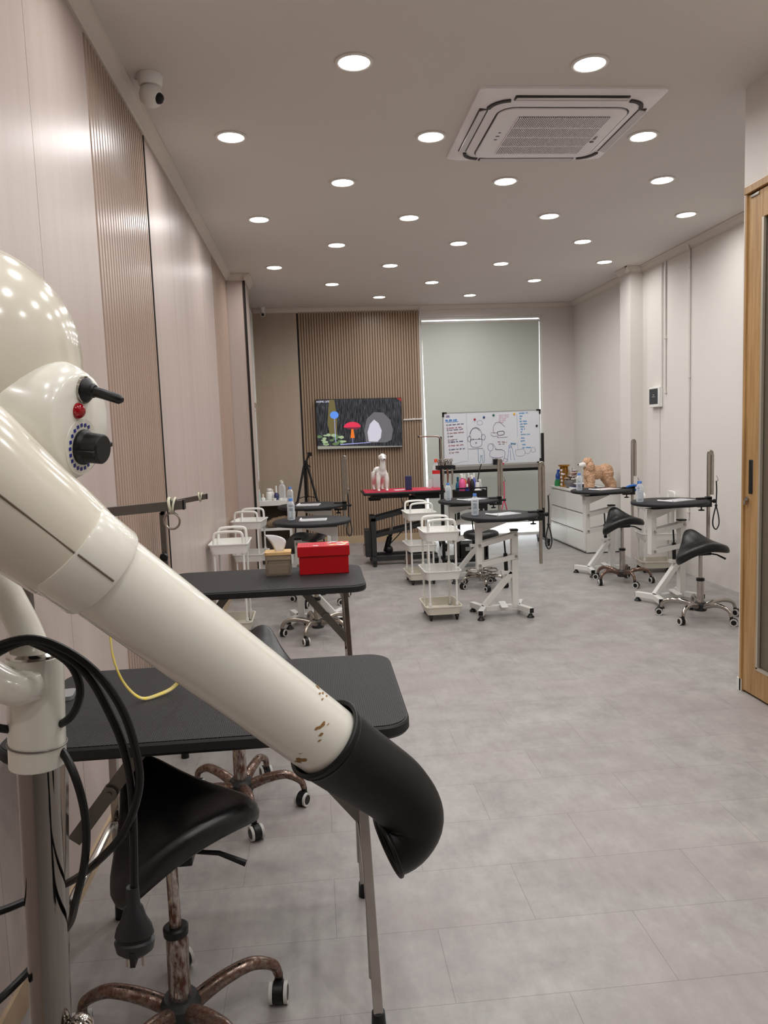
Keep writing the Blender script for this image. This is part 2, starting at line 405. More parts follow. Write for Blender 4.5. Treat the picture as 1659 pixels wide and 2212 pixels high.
MB().cyl((-.82,.012,2.965), (.82,.012,2.965), .018).build('roller_tube', WHITE, bl)
MB().bb(-.785, .795, -.006, .010, .175, .195).build('bottom_rail', WHITE, bl, bevel=.003)
# two framed panes on the recessed side wall
def side_window(name, z0, z1, y0=8.80, y1=9.72):
    x = -.73
    m = MB()
    for a in ((y0,y0+.035,z0,z1),(y1-.035,y1,z0,z1),(y0+.035,y1-.035,z1-.035,z1),(y0+.035,y1-.035,z0,z0+.035)):
        m.bb(x, x+.03, a[0], a[1], a[2], a[3])
    o = struct(m.build(name, WHITE, smooth=0, bevel=.002))
    MB().bb(x, x+.008, y0+.03, y1-.03, z0+.03, z1-.03).build('window_pane', mat(name+'_glass', (150,152,146), .15), o, smooth=0)
side_window('window_2', 1.92, 3.04)
side_window('window_3', .96, 1.86, 8.80, 9.55)

# sliding door in the partition
dr = MB()
dr.bb(XP+.004, XP+.044, 3.770, 3.896, .012, 2.655).bb(XP+.004, XP+.044, 2.87, 2.99, .012, 2.655)
dr.bb(XP+.004, XP+.044, 2.99, 3.77, 2.515, 2.655).bb(XP+.004, XP+.044, 2.99, 3.77, .012, .168)
door = struct(dr.build('door_1', WOOD, smooth=0, bevel=.002))
MB().bb(XP-.006, XP+.06, 3.896, 3.914, 0, 2.68).bb(XP-.012, XP+.06, 2.86, 3.914, 2.662, 2.70).build('door_frame', WOOD, door, smooth=0, bevel=.002)
MB().bb(XP+.020, XP+.026, 2.985, 3.775, .160, 2.52).build('door_glass', DOORGLASS, door, smooth=0)
MB().bb(XP+.002, XP+.016, 3.755, 3.772, .168, 2.515).bb(XP+.002, XP+.016, 2.985, 3.77, .160, .176).build('glazing_bead', mat('silver_bead', (196,188,172), .35, .6), door, smooth=0)
MB().bb(XP+.000, XP+.008, 3.822, 3.858, 1.105, 1.288).build('door_handle', BLACKP, door, bevel=.004)
lk = MB(); lk.cyl((XP+.006,3.868,1.075), (XP-.006,3.868,1.075), .013); lk.bb(XP-.016, XP-.004, 3.860, 3.876, 1.045, 1.068); lk.build('door_lock', CHROME, door)
MB().bb(XP-.002, XP+.02, 3.80, 3.87, 2.635, 2.652).build('door_roller', CHROME, door, bevel=.003)
# ------------------------------------------------------------------ ceiling fixtures
LAMP = mat('lamp_diffuser', (255,250,240), .4, emit=(255,250,242), estr=14)
TRIMW = mat('lamp_trim', (226,222,216), .4)
LIGHT_W = 5.45
def downlight():
    t = thing('downlight', '', 'ceiling light')
    MB().lathe([(.072,-.0005),(.088,-.0005),(.088,-.006),(.078,-.010),(.072,-.008)], 32, cap=False).build('trim_ring', TRIMW, t)
    MB().lathe([(.0005,-.0075),(.050,-.0085),(.0725,-.0065)], 32, cap=False).build('diffuser', LAMP, t)
    ld = bpy.data.lights.new('lamp', 'AREA'); ld.shape = 'DISK'; ld.size = .14; ld.energy = LIGHT_W; ld.color = (1.0, .995, .99); ld.spread = R(165)
    lo = bpy.data.objects.new('lamp', ld); COL.objects.link(lo); lo.parent = t; lo.location = (0,0,-.0125)
    return t
ORD = ['first','second','third','fourth','fifth','sixth','seventh','eighth']
ROWS = [(9.67,[.89,2.04]),(8.80,[.28,1.42,2.62]),(7.89,[-.32,.85,2.0,3.10]),(7.02,[.28,1.39,2.55]),(6.18,[-.35,.83,1.97,3.12]),(5.32,[.27,1.39,2.51]),(4.53,[-.39,.75,2.02]),(3.655,[.26,1.37])]
d0 = None
for r, (y, xs) in enumerate(ROWS):
    for k, x in enumerate(xs):
        lb = 'round recessed downlight, %s from the panelled wall in the %s row from the blind' % (ORD[k], ORD[r])
        if d0 is None:
            d0 = downlight(); d0['label'] = lb; d0['group'] = 'recessed ceiling downlights'; d0.location = (x, y, ZC)
        else: dup(d0, lb, (x, y, ZC), 0, 'recessed ceiling downlights')
for y, xs, nm in ((2.79,[-.36,.80,1.92],'ninth'),(1.92,[.27,1.39],'tenth'),(1.06,[-.36,.80,1.92],'eleventh'),(.2,[.27,1.39],'twelfth'),(-.7,[-.36,.80,1.92],'thirteenth')):
    for k, x in enumerate(xs):
        dup(d0, 'round recessed downlight, %s from the panelled wall in the %s row from the blind' % (ORD[k], nm), (x, y, ZC), 0, 'recessed ceiling downlights')

ACW = mat('ac_white', (246,242,244), .4)
ACG = mat('ac_dark_slot', (60,54,54), .6)
ac = thing('ceiling_air_conditioner', 'square white cassette air conditioner set into the ceiling', 'air conditioner', (1.39, 4.385, ZC))
# outer panel: ring that steps down towards the middle, with openings for louvres and corner vents
m = MB()
def sq(w, r, z, n=6): return [Vector((x, y, z)) for x, y in rrect(w, w, r, n)]
m.loft([sq(.98,.03,0), sq(.98,.03,-.012), sq(.93,.06,-.026), sq(.78,.11,-.034), sq(.72,.09,-.046), sq(.72,.09,-.010)], cap0=False, cap1=True)
m.build('panel', ACW, ac, smooth=20)
for q in range(4):
    Mz = Matrix.Rotation(q*math.pi/2, 4, 'Z')
    name = 'air_slot'
    sl = MB(); sl.box(Mz @ Vector((0, .428, -.0285)), (.60, .050, .012), M=Mz); sl.build(name, ACG, ac, bevel=.004)
    lv = MB(); lv.box(Mz @ Vector((0, .432, -.037)), (.585, .040, .006), M=Mz @ Matrix.Rotation(R(-14), 4, 'X')); lv.build('louvre', mat('louvre_grey', (214,209,210), .35), ac, bevel=.002)
    cs = MB(); c = Mz @ Vector((.305, .305, 0))
    P = [c+Mz @ Vector((.105*math.cos(R(a)), .105*math.sin(R(a)), -.031)) for a in range(5, 90, 8)]
    cs.tube(P, .010, 4, flat=1.0); cs.build('corner_vent', ACG, ac)
gr = MB(); gr.loft([sq(.70,.08,-.046), sq(.70,.08,-.052), sq(.66,.07,-.056)], cap0=True, cap1=True); gr.build('grille_frame', ACW, ac, smooth=20)
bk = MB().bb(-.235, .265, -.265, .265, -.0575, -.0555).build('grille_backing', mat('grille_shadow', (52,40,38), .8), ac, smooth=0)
gs = MB()
for k in range(50):
    x = -.235+.50*k/49; gs.bb(x-.0023, x+.0023, -.265, .265, -.063, -.057)
for y in (-.132, 0, .132): gs.bb(-.235, .265, y-.004, y+.004, -.0645, -.057)
gs.build('intake_grille', ACW, ac, smooth=0)
lt = mat('ac_logo_grey', (86,82,84), .5)
text_mesh('logo_lettering', 'GREE', .024, lt, ac, Matrix.Translation((.292, .03, -.0568)) @ Matrix.Rotation(R(-90), 4, 'Z') @ Matrix.Rotation(R(180), 4, 'Y'))
MB().torus((.292, .085, -.0565), .011, .0022, n=20, k=6).bb(.284, .300, .0835, .0865, -.058, -.056).build('logo_mark', lt, ac)
ic = MB()
for y, a in ((.05,.008),(.0,.010),(-.05,.006)): ic.bb(-.285-a, -.285+a, y-.004, y+.004, -.058, -.056)
ic.build('indicator_marks', lt, ac, smooth=0)

dome = thing('dome_camera', 'round white security camera on the ceiling beside the cornice', 'security camera', (-.685, 3.80, ZC))
MB().lathe([(0,0),(.056,0),(.058,-.006),(.054,-.040),(.050,-.050),(0,-.050)], 28).build('base', PLASTIC_W, dome)
MB().sph((0,0,-.090), .054, n=24, m=14).build('ball_housing', PLASTIC_W, dome)
MB().sph((.036,-.016,-.108), .026, (1,1,1)).build('lens', BLACKP, dome)
MB().tube(smooth_path([(-.035,.01,-.02),(-.062,.02,-.012),(-.075,.03,.0)]), .004, 8).build('lead', PLASTIC_W, dome)
bc = thing('bullet_camera', 'small white security camera with black eye above the taupe back panel', 'security camera', (-.60, 10.28, ZC))
MB().cyl((0,0,0), (0,0,-.028), .034).cyl((0,0,-.02), (0,0,-.085), .026).sph((0,0,-.088), .034).build('housing', PLASTIC_W, bc)
MB().cyl((.003,-.018,-.094), (.006,-.040,-.100), .020).build('lens', BLACKP, bc)

# ------------------------------------------------------------------ wall fixtures
PIPE = mat('white_conduit', (224,220,214), .4)
def conduit(name, label, parts, clips, cat='pipe'):
    t = thing(name, label, cat, parts[0][0])
    o = Vector(parts[0][0])
    for P, r in [(x[0:-1], x[-1]) for x in parts]:
        MB().tube([Vector(p)-o for p in smooth_path(P, 4)], r, 10).build('pipe_run', PIPE, t)
    for c, ax in clips:
        c = Vector(c)-o; a = Vector(ax)*.016
        MB().cyl(c-a, c+a, .016, n=16).build('pipe_clip', PIPE, t)
    return t
xw = XR-.012
conduit('conduit_pipe', 'white conduit dropping down the side wall between pillar and wooden door', [((xw-.03,7.08,ZC-.02),(xw-.02,7.09,ZC-.07),(xw,7.10,ZC-.13),(xw,7.10,2.0),(xw,7.10,.55),.011)], [((xw,7.10,2.96),(0,0,.5)),((xw,7.10,1.93),(0,0,.5)),((xw,7.10,.62),(0,0,.5))])
conduit('conduit_pipe', 'thin white conduit running into the top of the small black control box', [((xw,7.60,ZC-.07),(xw,7.60,2.4),(xw,7.60,1.80),.009)], [((xw,7.60,2.36),(0,0,.5)),((xw,7.60,1.81),(0,0,.5))])
conduit('cable_duct', 'flat white cable duct beside the thin conduit above the control box', [((xw,7.68,ZC-.07),(xw,7.68,2.4),(xw,7.68,1.86),.007)], [], 'duct')
conduit('wall_cable', 'thin white cable hanging from the control box down the side wall', [((XR-.006,7.74,1.68),(XR-.006,7.74,1.2),(XR-.006,7.745,.75),.004)], [], 'cable')
mt = thing('control_box', 'small white control box with black face on the side wall', 'control box', (XR, 7.79, 1.77))
MB().bb(-.045, 0, -.115, .115, -.105, .105).build('casing', PLASTIC_W, mt, bevel=.006)
MB().bb(-.049, -.043, -.090, .105, -.072, .088).build('face', mat('navy_black_face', (34,36,46), .3), mt, bevel=.003)
MB().bb(-.0505, -.049, -.012, .012, .020, .026).bb(-.0505, -.049, -.032, .032, .002, .006).build('marks', PAPER, mt, smooth=0)
conduit('conduit_pipe', 'short white conduit from TV across the slats to the window edge', [((1.23,YB-.030,1.665),(1.36,YB-.030,1.668),(1.49,YB-.030,1.668),.011)], [((1.37,YB-.030,1.668),(.5,0,0)),((1.475,YB-.030,1.668),(.6,0,0))])
conduit('conduit_pipe', 'white conduit standing between slatted wall and window edge', [((1.505,YB-.05,ZC-.03),(1.50,YB-.03,3.07),(1.488,YB-.015,2.9),(1.488,YB-.015,1.6),(1.488,YB-.015,.12),.009)], [])

# television with a rainy woodland scene
tv = thing('television', 'flat TV showing a rainy night wood, mounted on the slatted wall', 'television', (.62, YB-.083, 1.634))
tv.rotation_euler = (R(0), R(.35), 0)
W2, H2 = .582, .338
MB().bb(-W2, W2, -.0, .045, -H2, H2).build('casing', BLACKP, tv, bevel=.005)
MB().bb(-.2, .2, .045, .064, -.15, .15).build('wall_bracket', BLACKM, tv, smooth=0)
MB().bb(-W2+.004, W2-.004, -.004, 0, -H2, -H2+.010).build('bottom_bezel', mat('tv_bezel', (70,70,72), .35, .5), tv, smooth=0)
def emitter(name, rgb, s=1.0):
    m, nt, b = nodes_of(name); b.inputs['Base Color'].default_value = (.01,.01,.01,1); b.inputs['Roughness'].default_value = .25
    b.inputs['Emission Color'].default_value = (*lin(rgb),1); b.inputs['Emission Strength'].default_value = s
    return m
m, nt, b = nodes_of('tv_rain'); N = nt.nodes; L = nt.links
tc = N.new('ShaderNodeTexCoord'); mp = N.new('ShaderNodeMapping'); mp.inputs['Scale'].default_value = (110, 1, 9); mp.inputs['Rotation'].default_value = (0, .03, 0)
nz = N.new('ShaderNodeTexNoise'); nz.inputs['Scale'].default_value = 1; nz.inputs['Detail'].default_value = 3
L.new(tc.outputs['Object'], mp.inputs['Vector']); L.new(mp.outputs['Vector'], nz.inputs['Vector'])
rp = N.new('ShaderNodeValToRGB'); rp.color_ramp.elements[0].position = .45; rp.color_ramp.elements[0].color = (*lin((16,17,22)),1); rp.color_ramp.elements[1].position = .75; rp.color_ramp.elements[1].color = (*lin((86,90,98)),1)
L.new(nz.outputs['Fac'], rp.inputs['Fac']); L.new(rp.outputs['Color'], b.inputs['Emission Color']); b.inputs['Emission Strength'].default_value = 1; b.inputs['Base Color'].default_value = (.01,.01,.01,1); b.inputs['Roughness'].default_value = .25
TVR = m
TC = [TVR, emitter('tv_trunk',(108,98,58)), emitter('tv_blue',(96,146,236)), emitter('tv_bush',(96,122,78)), emitter('tv_bush_light',(160,180,140)), emitter('tv_red',(226,52,84)),
      emitter('tv_dark_red',(120,40,60)), emitter('tv_pale',(206,202,214)), emitter('tv_grey',(104,102,106)), emitter('tv_ground',(150,146,134)), emitter('tv_lilac',(176,180,240)), emitter('tv_corner',(150,40,32)), emitter('tv_orange',(236,120,40))]
sc = MB(); E0 = -.0008; lay = [E0]
def tvp(i, pts):
    lay[0] -= .00012; sc.i = i; sc.poly([Vector((x, lay[0], z)) for x, z in pts])
def ell(cx, cz, a, c, n=22, t0=0, t1=360): return [(cx+a*math.cos(R(t0+(t1-t0)*k/n)), cz+c*math.sin(R(t0+(t1-t0)*k/n))) for k in range(n+(0 if t1-t0 == 360 else 1))]
tvp(0, [(-W2+.005,-H2+.010),(W2-.005,-H2+.010),(W2-.005,H2-.006),(-W2+.005,H2-.006)])
tvp(1, [(-.40,H2-.008),(-.33,H2-.008),(-.30,.10),(-.31,-.16),(-.40,-.16),(-.43,.02)])
tvp(9, [(-W2+.006,-H2+.011),(W2-.006,-H2+.011),(W2-.006,-.318),(-.1,-.300),(-W2+.006,-.285)])
rg = random.Random(3)
for k in range(26):
    x = -.565+rg.random()*.36; z = -.27+rg.random()*.17*(1-.45*abs((x+.44)/.2)); tvp(3 if k % 2 else 4, ell(x, z, .022+rg.random()*.02, .010+rg.random()*.012, 8))
tvp(2, ell(-.335,.125,.058,.050)); tvp(10, [(-.338,.078),(-.331,.078),(-.325,-.245),(-.333,-.245)])
tvp(10, [(-.27,-.268),(.29,-.248),(.29,-.256),(-.27,-.278)])
# a pale weathered boulder and a red parasol standing in the rain
tvp(8, [(.08,-.25),(.06,-.10),(.10,.06),(.20,.15),(.33,.14),(.42,.04),(.455,-.10),(.43,-.23),(.36,-.262),(.16,-.262)])
tvp(7, [(.12,-.245),(.105,-.12),(.14,-.01),(.20,.05),(.26,.0),(.30,-.10),(.285,-.20),(.24,-.25)])
tvp(5, ell(-.098,-.045,.115,.072,14,0,180)); tvp(6, [(-.213,-.045),(.017,-.045),(-.03,-.075),(-.15,-.068)])
tvp(12, [(-.112,-.07),(-.084,-.07),(-.070,-.19),(-.128,-.19)]); tvp(10, [(-.101,-.19),(-.095,-.19),(-.095,-.27),(-.101,-.27)])
tvp(11, [(W2-.07,H2-.007),(W2-.006,H2-.007),(W2-.006,H2-.055)])
sc.build('screen', TC, tv, smooth=0)
text_mesh('caption_lettering', 'ANIME LIFE', .036, emitter('tv_caption',(232,228,250)), tv, Matrix.Translation((-.485, -.0045, H2-.032)) @ Matrix.Rotation(R(90), 4, 'X'))
# ------------------------------------------------------------------ round grooming tables
def round_table(label, loc, rz, H, D=.62, mirror=1):
    t = thing('grooming_table', label, 'grooming table', loc, rz, 'round grooming tables on white lifting frames')
    r = D/2; s = mirror; dz = H-.82
    X = lambda x: x*s
    MB().lathe([(0,H-.030),(r-.012,H-.030),(r-.002,H-.024),(r,H-.015),(r-.002,H-.006),(r-.010,H),(0,H)], 48).build('tabletop', DRUB, t, smooth=50)
    MB().box((X(-.02),0,H-.043), (.13,.14,.026)).build('mounting_block', BLACKP, t, bevel=.003)
    bk = MB(); bk.bar((X(-.172),0,.385+dz), (X(-.172),0,H-.055), .055, .05, (1,0,0))
    bk.prism([(X(-.20),H-.065),(X(.05),H-.062),(X(.05),H-.072),(X(-.15),H-.135),(X(-.20),H-.135)], -.03, .03, Matrix(((1,0,0,0),(0,0,1,0),(0,1,0,0),(0,0,0,1))))
    bk.box((X(-.07),0,H-.058), (.26,.13,.006)); bk.build('lift_bracket', WHITE, t, bevel=.003)
    MB().bb(X(.117)-.027, X(.117)+.027, -.027, .027, .055, .685).build('post', WHITE, t, bevel=.004)
    MB().bb(X(.117)-.03, X(.117)+.03, -.03, .03, .680, .694).build('post_cap', BLACKP, t, bevel=.003)
    for nm, z0, z1 in (('upper_arm', .575, .655),('lower_arm', .412, .480)):
        a = MB()
        for y in (-.034, .034): a.bar((X(-.185),y,z0+dz*.9), (X(.140),y,z1), .006, .040)
        a.build(nm, WHITE, t, bevel=.002)
        for x, z in ((-.172, z0+dz*.9+.003),(.122, z1-.004)): MB().cyl((X(x),-.044,z), (X(x),.044,z), .012, n=12).build('pivot_bolt', STEEL, t)
    MB().bar((X(-.14),0,.075), (X(.095),0,.345), .045, .045, (0,1,0)).build('brace', WHITE, t, bevel=.003)
    MB().box((X(.06),0,.345), (.11,.045,.03)).build('brace_joint', WHITE, t, bevel=.003)
    g = MB(); g.cyl((X(.048),0,.36), (X(.043),0,.50), .016); g.cyl((X(.043),0,.50), (X(.035),0,.625), .007).build('gas_spring', BLACKP, t)
    MB().bb(min(X(-.16),X(.16)), max(X(-.16),X(.16)), -.024, .024, .035, .080).build('base_beam', WHITE, t, bevel=.003)
    for ex in (-1, 1):
        for ey in (-1, 1):
            q = MB(); q.bar((ex*.14, 0, .0575), (ex*.205, ey*.165, .0575), .045, .045); q.build('foot_arm', WHITE, t, bevel=.003)
            MB().bar((ex*.2044, ey*.1635, .0575), (ex*.2066, ey*.169, .0575), .036, .036).build('end_cap', BLACKP, t)
            MB().lathe([(0,0),(.028,0),(.030,.006),(.016,.022),(.010,.036),(0,.036)], 16, Matrix.Translation((ex*.20, ey*.152, 0))).build('rubber_foot', BLACKP, t)
    pd = MB(); pd.box((X(.0),-.075,.098), (.055,.12,.008), M=Matrix.Rotation(R(12),4,'X')); pd.box((X(0),-.02,.088), (.03,.03,.016)); pd.build('foot_pedal', WHITE, t, bevel=.002)
    return t
round_table('round black grooming table nearest the white carts, pink noose hanging behind it', (1.448,5.93,0), 0, .82)
round_table('round black grooming table standing before the black trolley of bottles', (1.50,7.42,0), R(4), .808, .60)
round_table('round black grooming table nearest the wooden sliding door', (2.91,6.02,0), R(12), .855)
round_table('round black grooming table in front of the white drawer cabinet', (2.85,7.38,0), R(12), .855, .60)
round_table('round black grooming table just behind the red box, bottle near its edge', (-.047,6.0,0), R(-3), .836, .625, -1)
round_table('round black grooming table beside the low white shelf and tripod', (-.062,7.28,0), R(-3), .84, .63, -1)

# ------------------------------------------------------------------ grooming arms clamped to table rims
def rim_arm(label, x, y, H, top, bottom, side=1, knob=True):
    t = thing('grooming_stand', label, 'grooming arm', (x, y, bottom), 0, 'steel grooming arms clamped to round tables')
    h = top-bottom; zc = H-bottom
    MB().bb(-.011, .011, -.011, .011, 0, h-.02).build('post', STEEL, t, bevel=.002)
    a = MB(); a.tube(smooth_path([(0,0,h-.03),(.004,-.002,h-.006),(.013*side,-.004,h),(.024*side,-.006,h-.005),(.027*side,-.006,h-.03)], 4), .011, 4)
    a.bb(.027*side-.011, .027*side+.011, -.017, .005, h-.36, h-.025); a.build('folded_arm', STEEL, t)
    MB().bb(-.10*1 if side > 0 else -.02, .02 if side > 0 else .10, -.022, .022, zc-.002, zc+.014).bb(-.10 if side > 0 else -.02, .02 if side > 0 else .10, -.020, .020, zc-.066, zc-.050).bb(-.022, .022, -.022, .022, zc-.066, zc+.02).build('clamp', BLACKM, t, bevel=.003)
    MB().cyl((-.06*side,0,zc-.050), (-.06*side,0,zc-.085), .006).lathe([(0,0),(.024,.002),(.026,.010),(.010,.014),(0,.014)], 12, Matrix.Translation((-.06*side,0,zc-.098))).build('clamp_knob', BLACKP, t)
    MB().cyl((.022*side,0,zc-.02), (.045*side,0,zc-.02), .010).sph((.052*side,0,zc-.02), .018, n=10, m=8).build('post_knob', BLACKP, t)
    return t
rim_arm('tall steel arm clamped to the round table nearest the white carts', 1.785, 5.93, .82, 1.215, .40)
rim_arm('tall steel arm with pink noose, clamped to the table before the black trolley', 1.815, 7.42, .808, 1.19, .55)
rim_arm('tall steel arm clamped to the table nearest the wooden door', 3.245, 6.02, .855, 1.25, .52)
rim_arm('tallest steel arm, clamped to the table before the drawer cabinet', 3.175, 7.38, .855, 1.335, .55)
rim_arm('slim steel arm clamped to the round table beside the tripod', .262, 7.28, .84, 1.285, .60)

def noose(label, x, y, z0, z1, zl, m, w=.03):
    t = thing('grooming_noose', label, 'leash', (x, y, z0))
    L0 = z1-z0; L1 = zl-z0
    MB().tube(smooth_path([(0,0,0),(.008,-.004,-.02),(.012,-.004,-.04),(.002,0,-.05)],4), .004, 6).build('snap_hook', CHROME, t)
    MB().tube(smooth_path([(0,0,-.045),(.004,0,L0*.5),(.0,0,L0)],5), .006, 6).build('strap', m, t)
    MB().tube(smooth_path([(0,0,L0),(w*.8,.01,L0+(L1-L0)*.45),(w*.9,.01,L0+(L1-L0)*.8),(0,0,L1),(-w*.9,-.01,L0+(L1-L0)*.8),(-w*.8,-.01,L0+(L1-L0)*.45),(0,0,L0)],5), .0055, 6).build('loop', m, t)
    MB().sph((0,0,L0), .012, n=8, m=6).build('slider', BLACKP, t)
STRAPB = mat('black_strap', (30,30,32), .6); STRAPP = mat('pink_strap', (206,60,96), .6); STRAPBL = mat('blue_strap', (50,110,190), .6)
noose('black noose hanging from the arm by the window, loop near the floor', 1.845, 5.91, 1.00, .72, .52, STRAPB)
noose('pink strap noose hanging from the arm before the black trolley', 1.86, 7.40, 1.02, .79, .62, STRAPP)
noose('black noose on the arm by the wooden door', 3.296, 5.99, 1.05, .80, .60, STRAPB, .035)
noose('blue and black strap hanging from the tallest arm by the pillar', 3.222, 7.36, .96, .88, .82, STRAPBL, .02)
noose('dark chain-like noose hanging from the slim arm near the tripod', .299, 7.268, .99, .70, .52, STRAPB, .025)
MB().tube(smooth_path([(3.10,7.34,.868),(3.13,7.31,.885),(3.17,7.30,.888),(3.21,7.32,.86),(3.20,7.35,.83)],4), .012, 8).build('blue_strap_coil', STRAPBL)
tag(bpy.data.objects['blue_strap_coil'], 'bright blue strap wrapped around a table clamp near the pillar', 'strap')

# ------------------------------------------------------------------ folding rectangular grooming tables
GRIDRUB, nt, b = nodes_of('ribbed_rubber'); N = nt.nodes; L = nt.links
tc = N.new('ShaderNodeTexCoord'); mp = N.new('ShaderNodeMapping'); mp.inputs['Scale'].default_value = (150, 150, 1); mp.inputs['Rotation'].default_value = (0, 0, R(90)); L.new(tc.outputs['Object'], mp.inputs['Vector'])
ck = N.new('ShaderNodeTexBrick'); ck.offset = .5; ck.inputs['Scale'].default_value = 1; ck.inputs['Brick Width'].default_value = 1.3; ck.inputs['Row Height'].default_value = .8; ck.inputs['Mortar Size'].default_value = .22; ck.inputs['Mortar Smooth'].default_value = .5
ck.inputs['Color1'].default_value = (*lin((56,55,57)),1); ck.inputs['Color2'].default_value = (*lin((50,49,51)),1); ck.inputs['Mortar'].default_value = (*lin((10,10,11)),1)
L.new(mp.outputs['Vector'], ck.inputs['Vector']); L.new(ck.outputs['Color'], b.inputs['Base Color']); b.inputs['Roughness'].default_value = .55; b.inputs['Specular IOR Level'].default_value = .3
bp = N.new('ShaderNodeBump'); bp.inputs['Strength'].default_value = .5; bp.inputs['Distance'].default_value = .002; bp.invert = True; L.new(ck.outputs['Fac'], bp.inputs['Height']); L.new(bp.outputs['Normal'], b.inputs['Normal'])
def folding_table(label, cx, cy, W_, D_, H, legx0, legx1):
    t = thing('folding_grooming_table', label, 'grooming table', (cx, cy, 0), 0, 'rectangular folding grooming tables')
    o = rrect(W_, D_, .075, 7)
    m = MB(); m.loft([[Vector((x,y,H-.034)) for x,y in rrect(W_-.012,D_-.012,.07,7)], [Vector((x,y,H-.026)) for x,y in o], [Vector((x,y,H-.006)) for x,y in o], [Vector((x,y,H-.001)) for x,y in rrect(W_-.008,D_-.008,.072,7)]])
    m.build('tabletop_edge', RUBBER, t)
    MB().prism(rrect(W_-.016, D_-.016, .068, 7), H-.003, H+.001).build('rubber_mat', GRIDRUB, t, smooth=0)
    yl = D_/2-.09
    for sx, lx in ((-1, legx0-cx), (1, legx1-cx)):
        foot = lx+sx*.018
        for sy in (-1, 1):
            lg = MB(); fy = sy*yl-(.11 if sy < 0 else 0); lg.tube([(lx, sy*yl, H-.04), (foot, fy, .03)], .0125, 4); lg.build('leg', CHROME, t, bevel=.002)
            MB().cyl((foot, fy, .0), (foot, fy, .045), .019, .017, n=14).build('leg_cap', BLACKP, t)
        zc = .335; xc = lx+sx*.018*(1-zc/H)
        cb = MB(); P = smooth_path([(xc,-yl-.085,.12),(xc,-yl-.060,zc-.06),(xc,-yl+.0,zc),(xc,0,zc),(xc,yl-.05,zc),(xc,yl-.010,zc-.06),(xc,yl-.004,.12)],5); cb.tube(P, .0115, 10); cb.build('cross_frame', CHROME, t)
        br = MB(); a = Vector((lx-sx*.20, -yl+.035, H-.045)); e = Vector((lx+sx*.004, -yl+.035, H-.30)); mid = a.lerp(e, .5)
        br.bar(a, mid, .036, .006, (0,1,0)); br.bar(mid+Vector((0,.008,0)), e+Vector((0,.008,0)), .036, .006, (0,1,0))
        br = br.build('folding_brace', GREYBAR, t, bevel=.001)
        MB().cyl(mid+Vector((0,-.012,0)), mid+Vector((0,.016,0)), .020, n=16).cyl(mid+Vector((0,-.016,0)), mid+Vector((0,.02,0)), .007, n=10).build('brace_pivot', GREYBAR, t)
    return t
folding_table('black ribbed folding table under the hair dryer, yellow strap lying on it', -.295, 2.11, 1.01, .63, .78, -.66, .078)
folding_table('black ribbed folding table carrying the red box and tissue box', -.28, 3.86, 1.0, .60, .78, -.66, .118)

def side_arm(label, x, y, z0, z1, x1, rise, ring):
    t = thing('grooming_stand', label, 'grooming arm', (x, y, z0))
    h = z1-z0
    MB().tube(smooth_path([(0,0,-.16),(0,0,h-.10),(.004,0,h-.05),(.03,0,h-.012),(.08,0,h),(x1-x,0,h+rise)],5), .0125, 4).build('bent_bar', GREYBAR, t)
    MB().bar((x1-x-.001,0,h+rise), (x1-x+.004,0,h+rise), .027, .027).build('end_cap', BLACKP, t)
    c = Vector((x1-x-.035,0,h+rise-.002))
    MB().torus(c, .021, .004, (1,0,.15), 20, 6).torus(c+Vector((.010,0,0)), .021, .003, (1,0,-.2), 20, 6).build('band', mat('pale_band', (216,214,190), .5), t)
    if ring: MB().torus(c+Vector((.002,-.004,-.042)), .022, .0032, (.2,1,0), 28, 8).build('ring', STEEL, t)
    MB().bb(-.022,.05,-.025,.025,.0,.012).bb(-.022,.05,-.02,.02,-.066,-.05).bb(-.03,.017,-.022,.022,-.066,.05).build('clamp', BLACKM, t, bevel=.003)
    MB().lathe([(0,0),(.020,0),(.022,.012),(.018,.022),(0,.024)], 10, Matrix.Translation((.0,-.022,.02 if ring else .14)) @ Matrix.Rotation(R(90),4,'X')).cyl((0,0,.02 if ring else .14),(0,-.03,.02 if ring else .14),.006).build('knob', BLACKP, t)
    return t
side_arm('bent steel arm with hanging ring, clamped to the table under the dryer', -.80, 2.12, .781, 1.302, -.366, .022, True)
side_arm('bent steel arm clamped to the far end of the red box table', -.775, 3.87, .781, 1.192, -.552, .022, False)
pl = MB().prism(rrect(.10,.075,.012), 0, .012, Matrix.Rotation(R(8),4,'Z')).build('clamp_plate', mat('grey_plate', (176,178,180), .35, .7)); pl.location = (-.765,2.175,.782)
tag(pl, 'small grey metal plate lying on the table beside the dryer pole', 'plate')
ys = MB().tube(smooth_path([(-.570,2.11,1.29),(-.574,2.08,1.12),(-.571,2.06,.97),(-.563,2.06,.90),(-.545,2.08,.835),(-.510,2.10,.790),(-.465,2.13,.789),(-.430,2.16,.80),(-.400,2.16,.845),(-.410,2.14,.95),(-.47,2.12,1.12),(-.548,2.11,1.29)],5), .006, 8, flat=.45).build('yellow_strap', YELLOW)
tag(ys, 'thin yellow strap looped down onto the table behind the dryer tube', 'strap')

